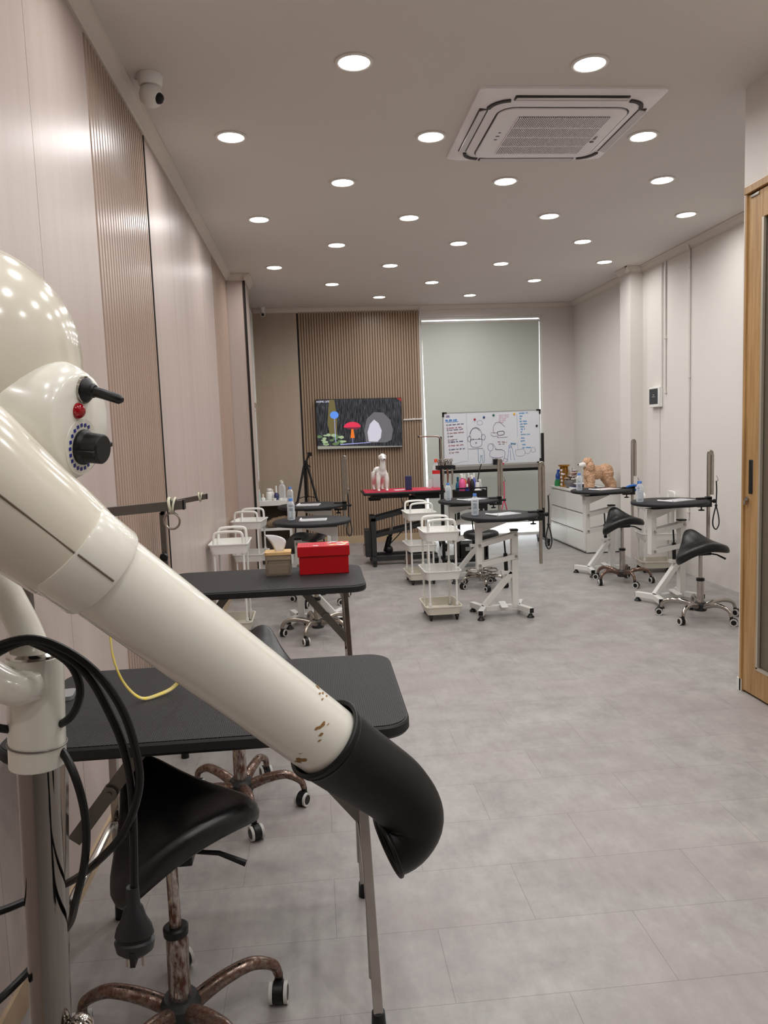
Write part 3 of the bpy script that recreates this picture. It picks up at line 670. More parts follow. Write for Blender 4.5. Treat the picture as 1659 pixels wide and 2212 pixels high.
# things on the red-box table
rb = thing('gift_box', 'red lidded cardboard box on the table beside the tissue box', 'box', (.022, 3.96, .782))
RED2 = mat('red_box_side', (178,10,20), .35)
MB().bb(-.128,.128,-.062,.082,0,.098).build('body', RED2, rb, bevel=.002)
MB().bb(-.135,.135,-.069,.089,.094,.146).build('lid', RED2, rb, bevel=.002)
LIDTOP = mat('printed_lid', (222,60,76), .3)
MB().bb(-.134,.134,-.068,.088,.1455,.1468).build('lid_print', LIDTOP, rb, smooth=0)
rg = random.Random(5); pr = MB()
for k in range(15):
    x = .03+rg.random()*.095; y = -.05+rg.random()*.125; a = .008+rg.random()*.016; pr.i = k % 3
    z = .1470+k*.00006
    an = rg.random()*3
    pr.poly([Vector((x+a*1.4*math.cos(an+2*math.pi*j/7)*(1 if j%2 else .6), y+a*math.sin(an+2*math.pi*j/7)*(1 if j%2 else .6), z)) for j in range(7)])
pr.i = 0; pr.poly([Vector((x,y,.1474)) for x,y in ((-.055,-.045),(-.028,-.050),(-.024,-.03),(-.05,-.026))])
pr.i = 3
for k in range(9):
    x = -.115+k*.014; y = .005+.012*math.sin(k*1.7); pr.poly([Vector((x+u,y+v,.1474)) for u,v in ((0,-.012),(.004,-.012),(.007,.014),(.002,.012))])
pr.build('lid_pattern', [PAPER, mat('gold_print',(240,190,110),.4), mat('pale_print',(246,226,206),.4), mat('dark_print',(96,20,26),.5)], rb, smooth=0)
tb = thing('tissue_box', 'smoky clear tissue box with bamboo lid beside the red box', 'tissue box', (-.215, 3.965, .782))
MB().bb(-.066,.066,-.050,.060,.0,.005).bb(-.066,-.0635,-.050,.060,.005,.108).bb(.0635,.066,-.050,.060,.005,.108).bb(-.0635,.0635,-.050,-.0475,.005,.108).bb(-.0635,.0635,.0575,.060,.005,.108).build('body', SMOKE, tb, smooth=0)
MB().bb(-.056,.056,-.040,.050,.006,.060).build('tissue_stack', PAPER, tb, bevel=.006)
MB().prism(rrect(.136,.114,.012), .108, .122, Matrix.Translation((0,.005,0))).build('lid', BAMBOO, tb)
ts = MB()
prof = [[(-.016,.0),(.030,.006),(.030,.012),(-.016,.008)],[(-.022,-.004),(.038,.008),(.037,.013),(-.023,.003)],[(-.036,-.010),(.052,.012),(.050,.016),(-.037,-.004)],[(-.052,-.014),(.046,.010),(.043,.014),(-.053,-.008)],[(-.064,-.014),(.006,.002),(.003,.006),(-.065,-.009)],[(-.072,-.014),(-.040,-.004),(-.042,.0),(-.073,-.010)]]
ts.loft([[Vector((x,y,z)) for x,y in ring] for ring, z in zip(prof, (.115,.136,.164,.186,.204,.212))]); ts.build('tissue_sheet', PAPER, tb, subd=1)
# ------------------------------------------------------------------ white three-tier trolleys
def tray(mb, w0, d0, w1, d1, z0, z1, r=.03):
    """open tray: w1,d1 at the rim, w0,d0 at the bottom"""
    ring = lambda w, d, z, rr: [Vector((x, y, z)) for x, y in rrect(w, d, rr, 4)]
    mb.loft([ring(w0,d0,z0,r), ring(w1-.006,d1-.006,z1-.008,r), ring(w1+.008,d1+.008,z1-.008,r), ring(w1+.008,d1+.008,z1,r), ring(w1-.010,d1-.010,z1,r), ring(w0-.008,d0-.008,z0+.006,r)], True, True)
TRAY_Y = mat('yellowed_plastic', (226,220,205), .45)
def trolley():
    t = thing('utility_trolley', '', 'trolley', (0,0,0), 0, 'white three-tier trolleys')
    for z0, z1, k in ((.640,.716,1.0),(.330,.402,1.0),(.050,.118,1.0)):
        m = MB(); tray(m, .262, .335, .290, .365, z0, z1); m.build('tray', TRAY_Y if z0 < .1 else PLASTIC_W, t, smooth=40)
    for sx in (-1, 1):
        for sy in (-1, 1):
            p = MB(); p.cyl((sx*.108, sy*.150, .05), (sx*.108, sy*.150, .66), .0085, n=10)
            for z in (.13,.41,.335,.645): p.cyl((sx*.108, sy*.150, z-.012), (sx*.108, sy*.150, z+.012), .0125, n=10)
            p.build('pole', PLASTIC_W, t)
            c = MB(); c.cyl((sx*.105+.008, sy*.145, .024), (sx*.105-.008, sy*.145, .024), .024, n=16); c.bb(sx*.105-.014, sx*.105+.014, sy*.145-.018, sy*.145+.018, .026, .056); c.build('caster', BLACKP, t, bevel=.003)
    for sy in (-1, 1):
        MB().tube(smooth_path([(-.108,sy*.150,.66),(-.108,sy*.150,.755),(-.100,sy*.150,.790),(-.072,sy*.150,.802),(0,sy*.150,.806),(.072,sy*.150,.802),(.100,sy*.150,.790),(.108,sy*.150,.755),(.108,sy*.150,.66)],5), .010, 10, up=(0,1,0)).build('handle', PLASTIC_W, t)
    return t
tr = trolley(); G = 'white three-tier trolleys'
tr.location = (.962, 5.995, 0); tr.rotation_euler = (0,0,R(1)); tr['label'] = 'white trolley beside the nearest round table, standing in front of its twin'
dup(tr, 'white trolley between its nearer twin and the black lifting table', (1.0, 7.44, 0), R(3), G)
dup(tr, 'white trolley by the panelled wall, just behind the red box table', (-.675, 5.86, 0), 0, G)
dup(tr, 'white trolley by the panelled wall, close to the boxed column', (-.655, 7.36, 0), R(-8), G)
dup(tr, 'white trolley against the side wall behind the table by the wooden door', (3.42, 7.36, 0), R(82), G)
dup(tr, 'white trolley standing behind the bronze glass of the wooden door', (2.82, 3.35, 0), R(20), G)

# ------------------------------------------------------------------ saddle stools
def saddle_mesh():
    n = 40; rings = []
    def out(a):
        c, s_ = math.cos(a), math.sin(a)
        u = .195*math.copysign(abs(c)**.8, c)
        k = min(1, max(0, (u+.16)/.34)); k = k*k*(3-2*k)
        return u, (.222-.135*k)*math.copysign(abs(s_)**.85, s_)
    def top(u, v):
        z = .080*max(0, (u+.03)/.2)**1.7+.022*max(0, -(u+.05)/.15)**2
        return z-(.052+.05*max(0, u/.2))*(v/.2)**2*1.1
    lay = [(0.02,0),(.25,0),(.5,0),(.72,0),(.88,-.001),(.96,-.006),(1.0,-.020),(1.0,-.042),(.965,-.060),(.87,-.068),(.5,-.070),(.02,-.070)]
    for sc_, dz in lay:
        r = []
        for j in range(n):
            u, v = out(2*math.pi*j/n); u *= sc_; v *= sc_
            r.append(Vector((u, v, top(u, v)+dz)))
        rings.append(r)
    m = MB(); m.loft(rings); return m
def saddle_stool(seat_deg, base_deg, zseat, metal_leg, metal_col, rl=.27, tilt=0, roll=0, off=(0,0)):
    t = thing('saddle_stool', '', 'stool', (0,0,0), 0, 'black saddle stools on casters')
    seat = saddle_mesh().build('seat', LEATHER, t, smooth=60)
    seat.matrix_local = Matrix.Translation((off[0], off[1], zseat)) @ Matrix.Rotation(R(seat_deg),4,'Z') @ Matrix.Rotation(R(roll),4,'X') @ Matrix.Rotation(R(tilt),4,'Y')
    MB().bb(-.06,.06,-.05,.05,zseat-.088,zseat-.060).build('under_plate', BLACKM, t, bevel=.004)
    lv = MB(); a = R(seat_deg-125); d = Vector((math.cos(a), math.sin(a), 0))
    lv.tube([Vector((0,0,zseat-.07)), Vector((0,0,zseat-.078))+d*.12, Vector((0,0,zseat-.105))+d*.185], [.005,.006,.008], 8); lv.build('lever', BLACKP, t)
    zc = .105+(zseat-.16)*.47
    MB().cyl((0,0,.07), (0,0,zc), .0275, .0255, n=20).build('outer_column', metal_col, t)
    MB().lathe([(.015,-.012),(.030,-.012),(.031,.006),(.026,.010),(.015,.010)], 20, Matrix.Translation((0,0,zc))).build('collar', BLACKP, t)
    MB().cyl((0,0,zc), (0,0,zseat-.06), .0145, n=16).build('piston', metal_col, t)
    MB().lathe([(0,.060),(.044,.060),(.050,.075),(.050,.110),(.040,.124),(0,.124)], 20).build('hub', DARKM, t)
    for k in range(5):
        a = R(base_deg+72*k); d = Vector((math.cos(a), math.sin(a), 0)); s_ = Vector((-d.y, d.x, 0))
        P = smooth_path([d*.03+Vector((0,0,.092)), d*.10+Vector((0,0,.118)), d*.17+Vector((0,0,.130)), d*(rl-.05)+Vector((0,0,.122)), d*(rl-.012)+Vector((0,0,.098)), d*rl+Vector((0,0,.066))],4)
        MB().tube(P, [.022-.010*i/(len(P)-1) for i in range(len(P))], 12, up=s_).build('leg', metal_leg, t)
        ca = a+R([40,-65,160,10,-120][k]); cd = Vector((math.cos(ca), math.sin(ca), 0)); cx = Vector((-cd.y, cd.x, 0)); c = d*rl+cd*.016
        h = MB(); h.cyl(c+cx*.012+Vector((0,0,.030)), c-cx*.012+Vector((0,0,.030)), .0295, n=18)
        for e in (-1,1): h.cyl(c+cx*e*.0245+Vector((0,0,.028)), c+cx*e*.014+Vector((0,0,.028)), .019, n=18)
        h.cyl(d*rl+Vector((0,0,.044)), d*rl+Vector((0,0,.072)), .0115, n=12)
        cas = h.build('caster', BLACKP, t)
        for e in (-1,1):
            MB().lathe([(.0185,-.004),(.0270,-.005),(.0275,.005),(.0185,.004)], 20, Matrix.Translation(c+cx*e*.0195+Vector((0,0,.0278))) @ rot_to(cx), cap=False).build('wheel_ring', WHEELW, cas)
    return t
S = saddle_stool(117, 98, .575, RUST2, RUST, .262, 2, -19, (-.022,.070)); S.location = (-.395,1.80,0); S['label'] = 'black saddle stool with rusty column standing under the dryer tube, plug hanging in front'
S = saddle_stool(80, 70, .62, RUST2, RUST, .255, 4, -6, (.07,.06)); S.location = (-.36,3.0,0); S['label'] = 'black saddle stool with rust-brown star base, mostly behind the nearest folding table'
S = saddle_stool(76, -70, .58, CHROME, CHROME, .285, 0, -14, (-.03,0)); S.location = (2.885,5.46,0); S['label'] = 'black saddle stool nearest the wooden door'
S = saddle_stool(80, -88, .62, RUST2, CHROME, .26, 0, -14, (-.03,0)); S.location = (2.86,6.88,0); S['label'] = 'black saddle stool before the white drawer cabinet'
S = saddle_stool(90, 250, .535, STEEL, STEEL, .27); S.location = (-.035,5.62,0); S['label'] = 'black saddle stool with bare steel base just behind the red box table'
S = saddle_stool(-40, 25, .60, CHROME, CHROME, .27, 0, 12, (-.08,0)); S.location = (.0,6.80,0); S['label'] = 'black saddle stool tucked under the round table behind the red box'

rs = thing('round_stool', 'round black stool with chrome foot ring behind the nearest round table', 'stool', (1.535,7.02,0))
MB().lathe([(0,.47),(.13,.47),(.163,.48),(.170,.505),(.163,.530),(.14,.542),(0,.546)], 32).build('seat', LEATHER, rs, smooth=60)
MB().lathe([(0,.452),(.05,.452),(.05,.472),(0,.472)], 16).build('under_plate', BLACKM, rs)
MB().cyl((0,0,.06),(0,0,.24),.026).build('outer_column', CHROME, rs); MB().cyl((0,0,.24),(0,0,.455),.014).build('piston', CHROME, rs)
fr = MB(); fr.torus((0,0,.165), .150, .008, n=40, k=8)
for k in range(5): a = R(20+72*k); fr.tube([(0,0,.165),(.15*math.cos(a),.15*math.sin(a),.165)], .006, 8)
fr.build('foot_ring', CHROME, rs)
for k in range(5):
    a = R(-92+72*k); d = Vector((math.cos(a), math.sin(a), 0)); s_ = Vector((-d.y, d.x, 0))
    MB().tube(smooth_path([d*.02+Vector((0,0,.10)), d*.12+Vector((0,0,.115)), d*.19+Vector((0,0,.10)), d*.215+Vector((0,0,.066))],4), .014, 10, up=s_).build('leg', CHROME, rs)
    ca = a+R([30,-60,120,20,200][k]); cd = Vector((math.cos(ca), math.sin(ca), 0)); cx = Vector((-cd.y, cd.x, 0)); c = d*.215+cd*.014
    h = MB(); h.cyl(c+cx*.022+Vector((0,0,.028)), c-cx*.022+Vector((0,0,.028)), .027, n=18); h.cyl(d*.215+Vector((0,0,.04)), d*.215+Vector((0,0,.07)), .011, n=12)
    cas = h.build('caster', BLACKP, rs)
    for e in (-1,1): MB().lathe([(.015,-.003),(.0235,-.003),(.0235,.003),(.015,.003)], 18, Matrix.Translation(c+cx*e*.0225+Vector((0,0,.028))) @ rot_to(cx), cap=False).build('wheel_ring', WHEELW, cas)

# ------------------------------------------------------------------ stand hair dryer
V = Vector
dy = thing('stand_hair_dryer', 'large cream pet hair dryer on a chrome pole, black rubber nozzle pointing down', 'hair dryer', (-.397,.95,0))
def dp(p): return V(p)-V((-.397,.95,0))
top = V((-.356,.95,1.243)); bot = V((-.363,.95,1.103)); ax = (V((-.373,.95,.751))-top).normalized(); low = top+ax*(1.243-.09)/abs(ax.z)
MB().cyl(dp(bot+ax*-.02), dp(low), .0245, n=32).build('pole', POLEC, dy)
MB().cyl(dp(top), dp(bot), .0335, n=36).build('sleeve', CREAM, dy, bevel=.0015)
MB().lathe([(0,.0),(.0325,0),(.0325,.003),(.028,.006),(.020,.0045),(0,.0035)], 36, Matrix.Translation(dp(top)) @ rot_to(-ax)).build('sleeve_cap', CHROME, dy)
MB().torus(dp(top.lerp(bot,.80)), .0345, .0011, (0.10,.02,1), 40, 6, arc=(R(-170),R(40))).build('sleeve_clip', GREYBAR, dy)
for k in range(5):
    a = R(20+72*k); d = V((math.cos(a), math.sin(a), 0)); o = dp(low); o.z = 0
    MB().tube(smooth_path([o+d*.02+V((0,0,.11)), o+d*.12+V((0,0,.12)), o+d*.22+V((0,0,.10)), o+d*.25+V((0,0,.066))],4), .016, 10, up=(-d.y,d.x,0)).build('leg', CHROME, dy)
    h = MB(); s_ = V((-d.y,d.x,0)); h.cyl(o+d*.25+s_*.018+V((0,0,.03)), o+d*.25-s_*.018+V((0,0,.03)), .03, n=16); h.cyl(o+d*.25+V((0,0,.04)), o+d*.25+V((0,0,.075)), .011, n=10); h.build('caster', BLACKP, dy)
h = MB(); h.cyl(dp(low)-V((0,0,.03)), dp(low)+V((0,0,.05)), .05, n=24); h.build('hub', CHROME, dy, bevel=.006)
kp = dp(V((-.337,.945,.745)))
MB().cyl(kp-V((.03,0,0)), kp, .012).sph(kp, .018).build('height_knob', CHROME, dy)
# bent yoke that carries the motor head
MB().tube(smooth_path([dp(q) for q in ((-.352,.925,1.213),(-.366,.905,1.216),(-.392,.905,1.232),(-.430,.915,1.262),(-.470,.94,1.33),(-.478,.96,1.42),(-.455,.975,1.50))],5), .0205, 16).build('yoke', CREAM, dy)
MB().tube(smooth_path([dp(q) for q in ((-.370,1.0,1.20),(-.378,1.0,1.245),(-.400,1.0,1.303),(-.430,1.0,1.364),(-.460,.995,1.43),(-.47,.99,1.50))],5), .0205, 16).build('yoke', CREAM, dy)
MB().cyl(dp(V((-.366,.95,1.19))), dp(V((-.372,1.005,1.20))), .019).build('yoke_socket', CREAM, dy)
# motor head
MB().sph(dp(V((-.428,.985,1.608))), .142, n=56, m=36).build('motor_housing', CREAM2, dy, smooth=60)
b1 = V((-.276,.945,1.522)); b0 = b1-V((.955,-.25,-.13))*.112; bx = (b1-b0)
L_ = bx.length
MB().lathe([(.098,-.02),(.098,0),(.086,L_*.45),(.070,L_*.85),(.062,L_*.97),(.056,L_),(0,L_)], 48, Matrix.Translation(dp(b0)) @ rot_to(bx)).build('control_panel', CREAM, dy, smooth=50)
n_ = bx.normalized(); fc = dp(b1)
upv = (V((0,0,1))-n_*n_.z).normalized(); sv = n_.cross(upv)
sw = fc+upv*.042
q = MB(); q.lathe([(0,0),(.014,0),(.015,.004),(.012,.007),(.0085,.010),(.0085,.013),(.007,.015)], 18, Matrix.Translation(sw) @ rot_to(n_+V((0,0,-.0)))); q.build('switch_base', BLACKP, dy)
tdir = V((.62,-.2,-.22)).normalized()
MB().tube([sw+n_*.008, sw+n_*.012+tdir*.014, sw+n_*.012+tdir*.036, sw+n_*.012+tdir*.040], [.0062,.0062,.0058,.003], 14).build('switch_lever', BLACKP, dy)
MB().lathe([(0,-.001),(.0165,-.001),(.0165,.0025),(.0125,.0035),(0,.0035)], 20, Matrix.Translation(sw) @ rot_to(n_)).build('switch_nut', CHROME, dy)
lp = fc+upv*.017
MB().sph(lp+sv*.012, .0095, (1,1,1), n=16, m=10).build('indicator_lamp', mat('red_lens', (150,16,26), .12), dy)
kc = fc-upv*.026
MB().lathe([(0,-.002),(.034,-.002),(.034,.0012),(0,.0012)], 36, Matrix.Translation(kc) @ rot_to(n_)).build('dial_plate', CREAM, dy)
dm = MB()
for k in range(15):
    a = R(-25+k*17); r0 = .0265; u_ = upv*math.cos(a)+sv*math.sin(a)
    dm.box(kc+u_*r0+n_*.0014, (.0040,.0040,.0012), M=rot_to(n_))
dm.build('dial_marks', mat('navy_print', (34,40,128), .5), dy, smooth=0)
MB().lathe([(0,0),(.0215,0),(.0215,.004),(.0185,.008),(.0180,.026),(.0165,.028),(0,.028)], 28, Matrix.Translation(kc+n_*.0012) @ rot_to(n_)).box(kc+n_*.016, (.006,.046,.024), M=rot_to(n_)).build('dial_knob', BLACKP, dy, bevel=.001)
# outlet housing, collar and tube
hs = [V((-.52,.775,1.615)),V((-.386,.80,1.512)),V((-.328,.82,1.450)),V((-.277,.85,1.390)),V((-.262,.854,1.374))]
hp = [dp(p) for p in smooth_path(hs,5)]
MB().tube(hp, [.078-.0225*(i/(len(hp)-1))**.8 for i in range(len(hp))], 48).build('outlet_housing', CREAM2, dy, smooth=60)
t0 = V((-.244,.860,1.358)); t1 = V((.019,1.030,1.055)); td = (t1-t0).normalized()
rp = [(.0500,-.050),(.0555,-.050),(.0565,-.046),(.0565,.0),(.0552,.003),(.0500,.003)]
MB().lathe(rp, 48, Matrix.Translation(dp(t0)) @ rot_to(td), cap=False).build('collar_ring', CREAM, dy, smooth=40)
TUBEM = two_tone('cream_tube_chipped', (229,226,212), (128,92,44), 38, .735, .745, .22, .6, detail=3, bump=0)
MB().cyl(dp(t0-td*.04), dp(t1+td*.02), .0510, .0500, n=48).build('air_tube', CREAM, dy, smooth=50)
# chips in the enamel near the nozzle end
cp = MB(); rg = random.Random(11); v1 = td.cross(V((0,0,1))).normalized(); v2 = td.cross(v1)
view = (V((0,0,1.5))-t1).normalized(); view = (view-td*view.dot(td)).normalized(); sd = td.cross(view).normalized()
if sd.z < 0: sd = -sd
for tpos, ang, a, b_ in ((-.082,74,.0052,.0042),(-.074,66,.0030,.0026),(-.083,58,.0030,.0020),(-.066,66,.0026,.0016),(-.078,50,.0020,.0014),(-.066,14,.0040,.0052),(-.071,6,.0030,.0034),(-.060,2,.0026,.0026),(-.056,-6,.0022,.0020),(-.058,20,.0012,.0010),(-.047,-50,.0062,.0058),(-.060,-40,.0014,.0010),(-.046,-60,.0040,.0036)):
    pts = []
    for j in range(11):
        th = 2*math.pi*j/11; rr = .6+.7*rg.random()
        tt = tpos-.028+a*rr*math.cos(th); aa = R(ang)+b_/.05*rr*math.sin(th)+.05*math.cos(th)
        pts.append(dp(t1+td*tt+(view*math.cos(aa)+sd*math.sin(aa))*(.0502-.0032*tt+.0003)))
    cp.poly(pts)
cp.build('enamel_chips', mat('rusty_chip', (142,104,52), .7), dy, smooth=0)
sm = MB(); P = []
for i, p in enumerate(smooth_path(hs,5)):
    pp = p; d_ = ((hs[-1]-hs[0]).normalized()); vv = (V((0,0,1.5))-p); vv = (vv-d_*vv.dot(d_)).normalized()
    r_ = .078-.0225*(i/20)**.8
    P.append(dp(pp+vv*(r_+.0012)))
for f_ in (-.048,-.025,-.001):
    pp = t0+td*f_; vv = V((0,0,1.5))-pp; vv = (vv-td*vv.dot(td)).normalized(); P.append(dp(pp+vv*.0567))
sm.tube(P, .0011, 6); sm.build('mould_seam', mat('seam_brown', (104,92,76), .7), dy)  # thin brown line along the moulding seam
# rubber nozzle: wide cuff, bend, rimmed mouth turned down and back
nz_ = [V((-.005,1.018,1.082)),V((.009,1.025,1.066)),V((.035,1.036,1.039)),V((.066,1.046,1.010)),V((.094,1.054,.982)),V((.114,1.058,.950)),V((.117,1.060,.926)),V((.102,1.057,.905)),V((.081,1.052,.897))]
np_ = [dp(p) for p in smooth_path(nz_,4)]
rr = []
for i in range(len(np_)):
    f = i/(len(np_)-1); rr.append(.0585 if f < .06 else .0570-.013*((f-.06)/.94)**.9)
NZ = MB(); NZ.tube(np_, rr, 40, cap=False); NZ.build('nozzle', RUBBER_N, dy, smooth=60).modifiers.new('wall','SOLIDIFY').thickness = .004
MB().torus(np_[0], .0575, .0034, np_[1]-np_[0], 44, 10).torus(np_[2], .0565, .0022, np_[3]-np_[2], 44, 8).build('nozzle_cuff', RUBBER_N, dy)
MB().torus(np_[-1], rr[-1], .0035, np_[-1]-np_[-2], 40, 10).build('nozzle_rim', RUBBER_N, dy)
# mains cable looped over the pole, and its plug
CAB = mat('black_cable', (8,8,9), .45, spec=.35)
def cable(pts): return MB().tube(smooth_path([dp(V(p)) for p in pts],5), .0050, 10)
for pts in ([(-0.407,0.900,1.250),(-0.385,0.897,1.267),(-0.344,0.900,1.276),(-0.308,0.900,1.264),(-0.270,0.900,1.232),(-0.243,0.900,1.185),(-0.230,0.900,1.132),(-0.229,0.900,1.086),(-0.248,0.900,1.035),(-0.281,0.910,0.996),(-0.345,0.990,0.923),(-0.392,1.000,0.901),(-0.430,0.960,0.906),(-0.470,0.930,0.918)],
            [(-0.415,0.905,1.235),(-0.375,0.900,1.263),(-0.341,0.905,1.272),(-0.307,0.905,1.254),(-0.280,0.905,1.226),(-0.259,0.905,1.179),(-0.246,0.905,1.137),(-0.240,0.905,1.090),(-0.240,0.905,1.049),(-0.242,0.905,1.008),(-0.245,0.905,0.954)],
            [(-0.354,0.925,1.269),(-0.318,0.920,1.250),(-0.301,0.920,1.231),(-0.295,0.920,1.204),(-0.305,0.925,1.177),(-0.326,0.940,1.157),(-0.375,1.000,1.128)],
            [(-0.375,1.000,1.130),(-0.327,0.940,1.117),(-0.306,0.920,1.082),(-0.301,0.920,1.034),(-0.306,0.920,0.987),(-0.323,0.930,0.933),(-0.357,0.990,0.859),(-0.392,1.000,0.822),(-0.407,0.970,0.812),(-0.427,0.930,0.807),(-0.461,0.920,0.785)],
            [(-0.445,0.930,1.182),(-0.412,0.925,1.168),(-0.389,0.930,1.158),(-0.387,0.990,1.132)]):
    cable(pts).build('mains_cable', CAB, dy)
pg = V((-.247,.905,.957)); ax2 = V((-.03,0,-1)).normalized()
q = MB(); q.loft([[dp(pg+ax2*z)+V((math.cos(2*math.pi*j/20)*a, math.sin(2*math.pi*j/20)*b_, 0)) for j in range(20)] for z, a, b_ in ((0,.0075,.0075),(.024,.0085,.0085),(.027,.0115,.010),(.040,.0150,.0125),(.052,.0215,.0150),(.062,.0240,.0160),(.064,.0205,.0140),(.068,.0205,.0140),(.070,.0248,.0165),(.082,.0225,.0155),(.088,.015,.011))])
pb = q.build('mains_plug', mat('charcoal_plug', (26,27,29), .5), dy, smooth=50)
for e in (-1,1): MB().cyl(dp(pg+ax2*.086)+V((e*.0095,0,0)), dp(pg+ax2*.104)+V((e*.0095,0,0)), .0024, n=10).build('plug_pin', STEEL, pb)
MB().bb(-.003,.003,-.0165,.0165,-.014,.004).build('earth_notch', GAP, pb).location = dp(pg+ax2*.081)
# ------------------------------------------------------------------ black lifting table with a crimson top
bt = thing('lifting_grooming_table', 'black electric lifting table with crimson mat below the TV', 'grooming table', (.99, 8.66, 0))
MB().bb(-.47,.47,-.27,.27,.808,.836).build('tabletop', BLACKM, bt, bevel=.008)
MB().prism(rrect(.90,.50,.02), .835, .841).build('rubber_mat', REDTOP, bt, smooth=0)
MB().bb(-.38,.05,-.20,.20,.765,.808).bb(.12,.40,-.17,.17,.74,.808).build('under_frame', BLACKM, bt, bevel=.004)
MB().bb(-.40,-.27,-.10,.02,.735,.766).build('control_unit', BLACKP, bt, bevel=.003)
MB().bar((.16,-.10,.62),(.16,-.10,.76),.16,.06).bar((.16,.10,.62),(.16,.10,.76),.16,.06).build('lift_bracket', BLACKM, bt, bevel=.004)
for nm, z0, z1 in (('upper_arm', .520, .645),('lower_arm', .330, .440)):
    a = MB()
    for y in (-.12,.12): a.bar((-.36,y,z0), (.20,y,z1), .025, .042)
    a.build(nm, DARKM, bt, bevel=.003)
MB().bb(-.39,-.335,-.14,-.09,.07,.56).bb(-.39,-.335,.09,.14,.07,.56).bb(-.39,-.335,-.14,.14,.50,.54).build('post', DARKM, bt, bevel=.003)
MB().bb(-.46,-.39,-.10,.12,.09,.40).build('motor_box', DARKM, bt, bevel=.004)
MB().bb(-.478,-.46,-.06,.08,.10,.22).build('power_unit', STEEL, bt, bevel=.003)
MB().bb(-.40,.36,-.16,-.10,.05,.105).bb(-.40,.36,.10,.16,.05,.105).bb(-.40,-.34,-.16,.16,.05,.105).bb(.30,.36,-.16,.16,.05,.105).build('base_frame', DARKM, bt, bevel=.004)
ac_ = MB(); ac_.cyl((-.22,0,.13),(-.17,0,.30),.032); ac_.sph((-.19,-.05,.16),.05); ac_.cyl((-.17,0,.30),(-.14,0,.38),.022); ac_.build('actuator', BLACKP, bt)
MB().cyl((-.15,0,.36),(-.12,0,.55),.012).cyl((-.17,0,.28),(-.15,0,.40),.018).build('actuator_rod', STEEL, bt)
for x in (-.37,.33):
    for y in (-.25,.25):
        q = MB(); q.bar((x,y*.6,.075),(x,y,.045),.05,.05); q.cyl((x,y,0),(x,y,.03),.022); q.build('foot', DARKM, bt)
for y in (-.19,.19): MB().cyl((.02,y,.05),(.02,y+.03,.05),.048,n=24).build('transport_wheel', mat('brown_wheel',(96,74,60),.6), bt)
MB().tube(smooth_path([(-.05,-.2,.78),(-.03,-.24,.68),(-.06,-.22,.60),(.0,-.16,.56),(-.02,-.1,.40),(-.2,-.05,.2)],5), .006, 8).build('power_cable', BLACKP, bt)
zt = .841
# white mannequin dog, standing and facing the room
def remesh(mb, name, m, parent, vox, smooth_it=4, disp=0, dscale=.03):
    o = mb.build(name, m, parent)
    r = o.modifiers.new('blend','REMESH'); r.mode = 'VOXEL'; r.voxel_size = vox; r.use_smooth_shade = True
    s_ = o.modifiers.new('soft','SMOOTH'); s_.iterations = smooth_it; s_.factor = .5
    if disp:
        tx = bpy.data.textures.new(name+'_curl','CLOUDS'); tx.noise_scale = dscale; tx.noise_depth = 2
        d = o.modifiers.new('curl','DISPLACE'); d.texture = tx; d.strength = disp; d.mid_level = .5
    return o
md = thing('mannequin_dog', 'white bare mannequin dog standing on the crimson table', 'model dog', (.735, 8.60, zt), R(97))
# local: +x is the way the dog faces (towards the room), built nose along -x after turning
q = MB()
q.tube(smooth_path([(-.085,0,.205),(-.02,0,.215),(.06,0,.205),(.135,0,.215),(.17,0,.222)],4), [.0]*0 or [.052+.010*math.sin(i*.4) for i in range(17)], 16)
q.sph((-.075,0,.212),.060,(1,1,1.0)); q.sph((.165,0,.210),.060,(.95,.95,1.05))
q.tube(smooth_path([(-.075,0,.215),(-.115,0,.27),(-.125,0,.32),(-.130,0,.365)],4), [.050,.048,.045,.041,.038,.036,.034,.033,.032,.031,.031,.031,.031], 14)
q.sph((-.135,0,.385),.043,(1.05,.92,1.05)); q.tube([(-.15,0,.385),(-.19,0,.372),(-.215,0,.365)],[.032,.024,.017],12)
for y in (-.048,.048):
    q.tube(smooth_path([(-.085,y*.8,.20),(-.095,y,.13),(-.092,y,.07),(-.092,y,.014)],4),[.032-.016*i/12 for i in range(13)],10); q.sph((-.104,y,.012),.017,(1.35,1,.7))
    q.tube(smooth_path([(.150,y*.8,.21),(.140,y,.15),(.178,y,.095),(.186,y,.06),(.172,y,.014)],4),[.042-.026*i/16 for i in range(17)],10); q.sph((.158,y,.012),.017,(1.35,1,.7))
    q.sph((-.125,y*.80,.388),.017,(1,.5,1.5))
q.tube([(.21,0,.235),(.245,0,.26)],[.012,.010],8)
remesh(q, 'body', mat('mannequin_white', (232,229,224), .35), md, .006, 5)
for y in (-.020,.020): MB().sph((-.172,y,.398),.0055,n=10,m=8).build('eye', BLACKP, md)
MB().sph((-.228,0,.366),.009,(.8,1.2,.8),n=10,m=8).build('nose', BLACKP, md)
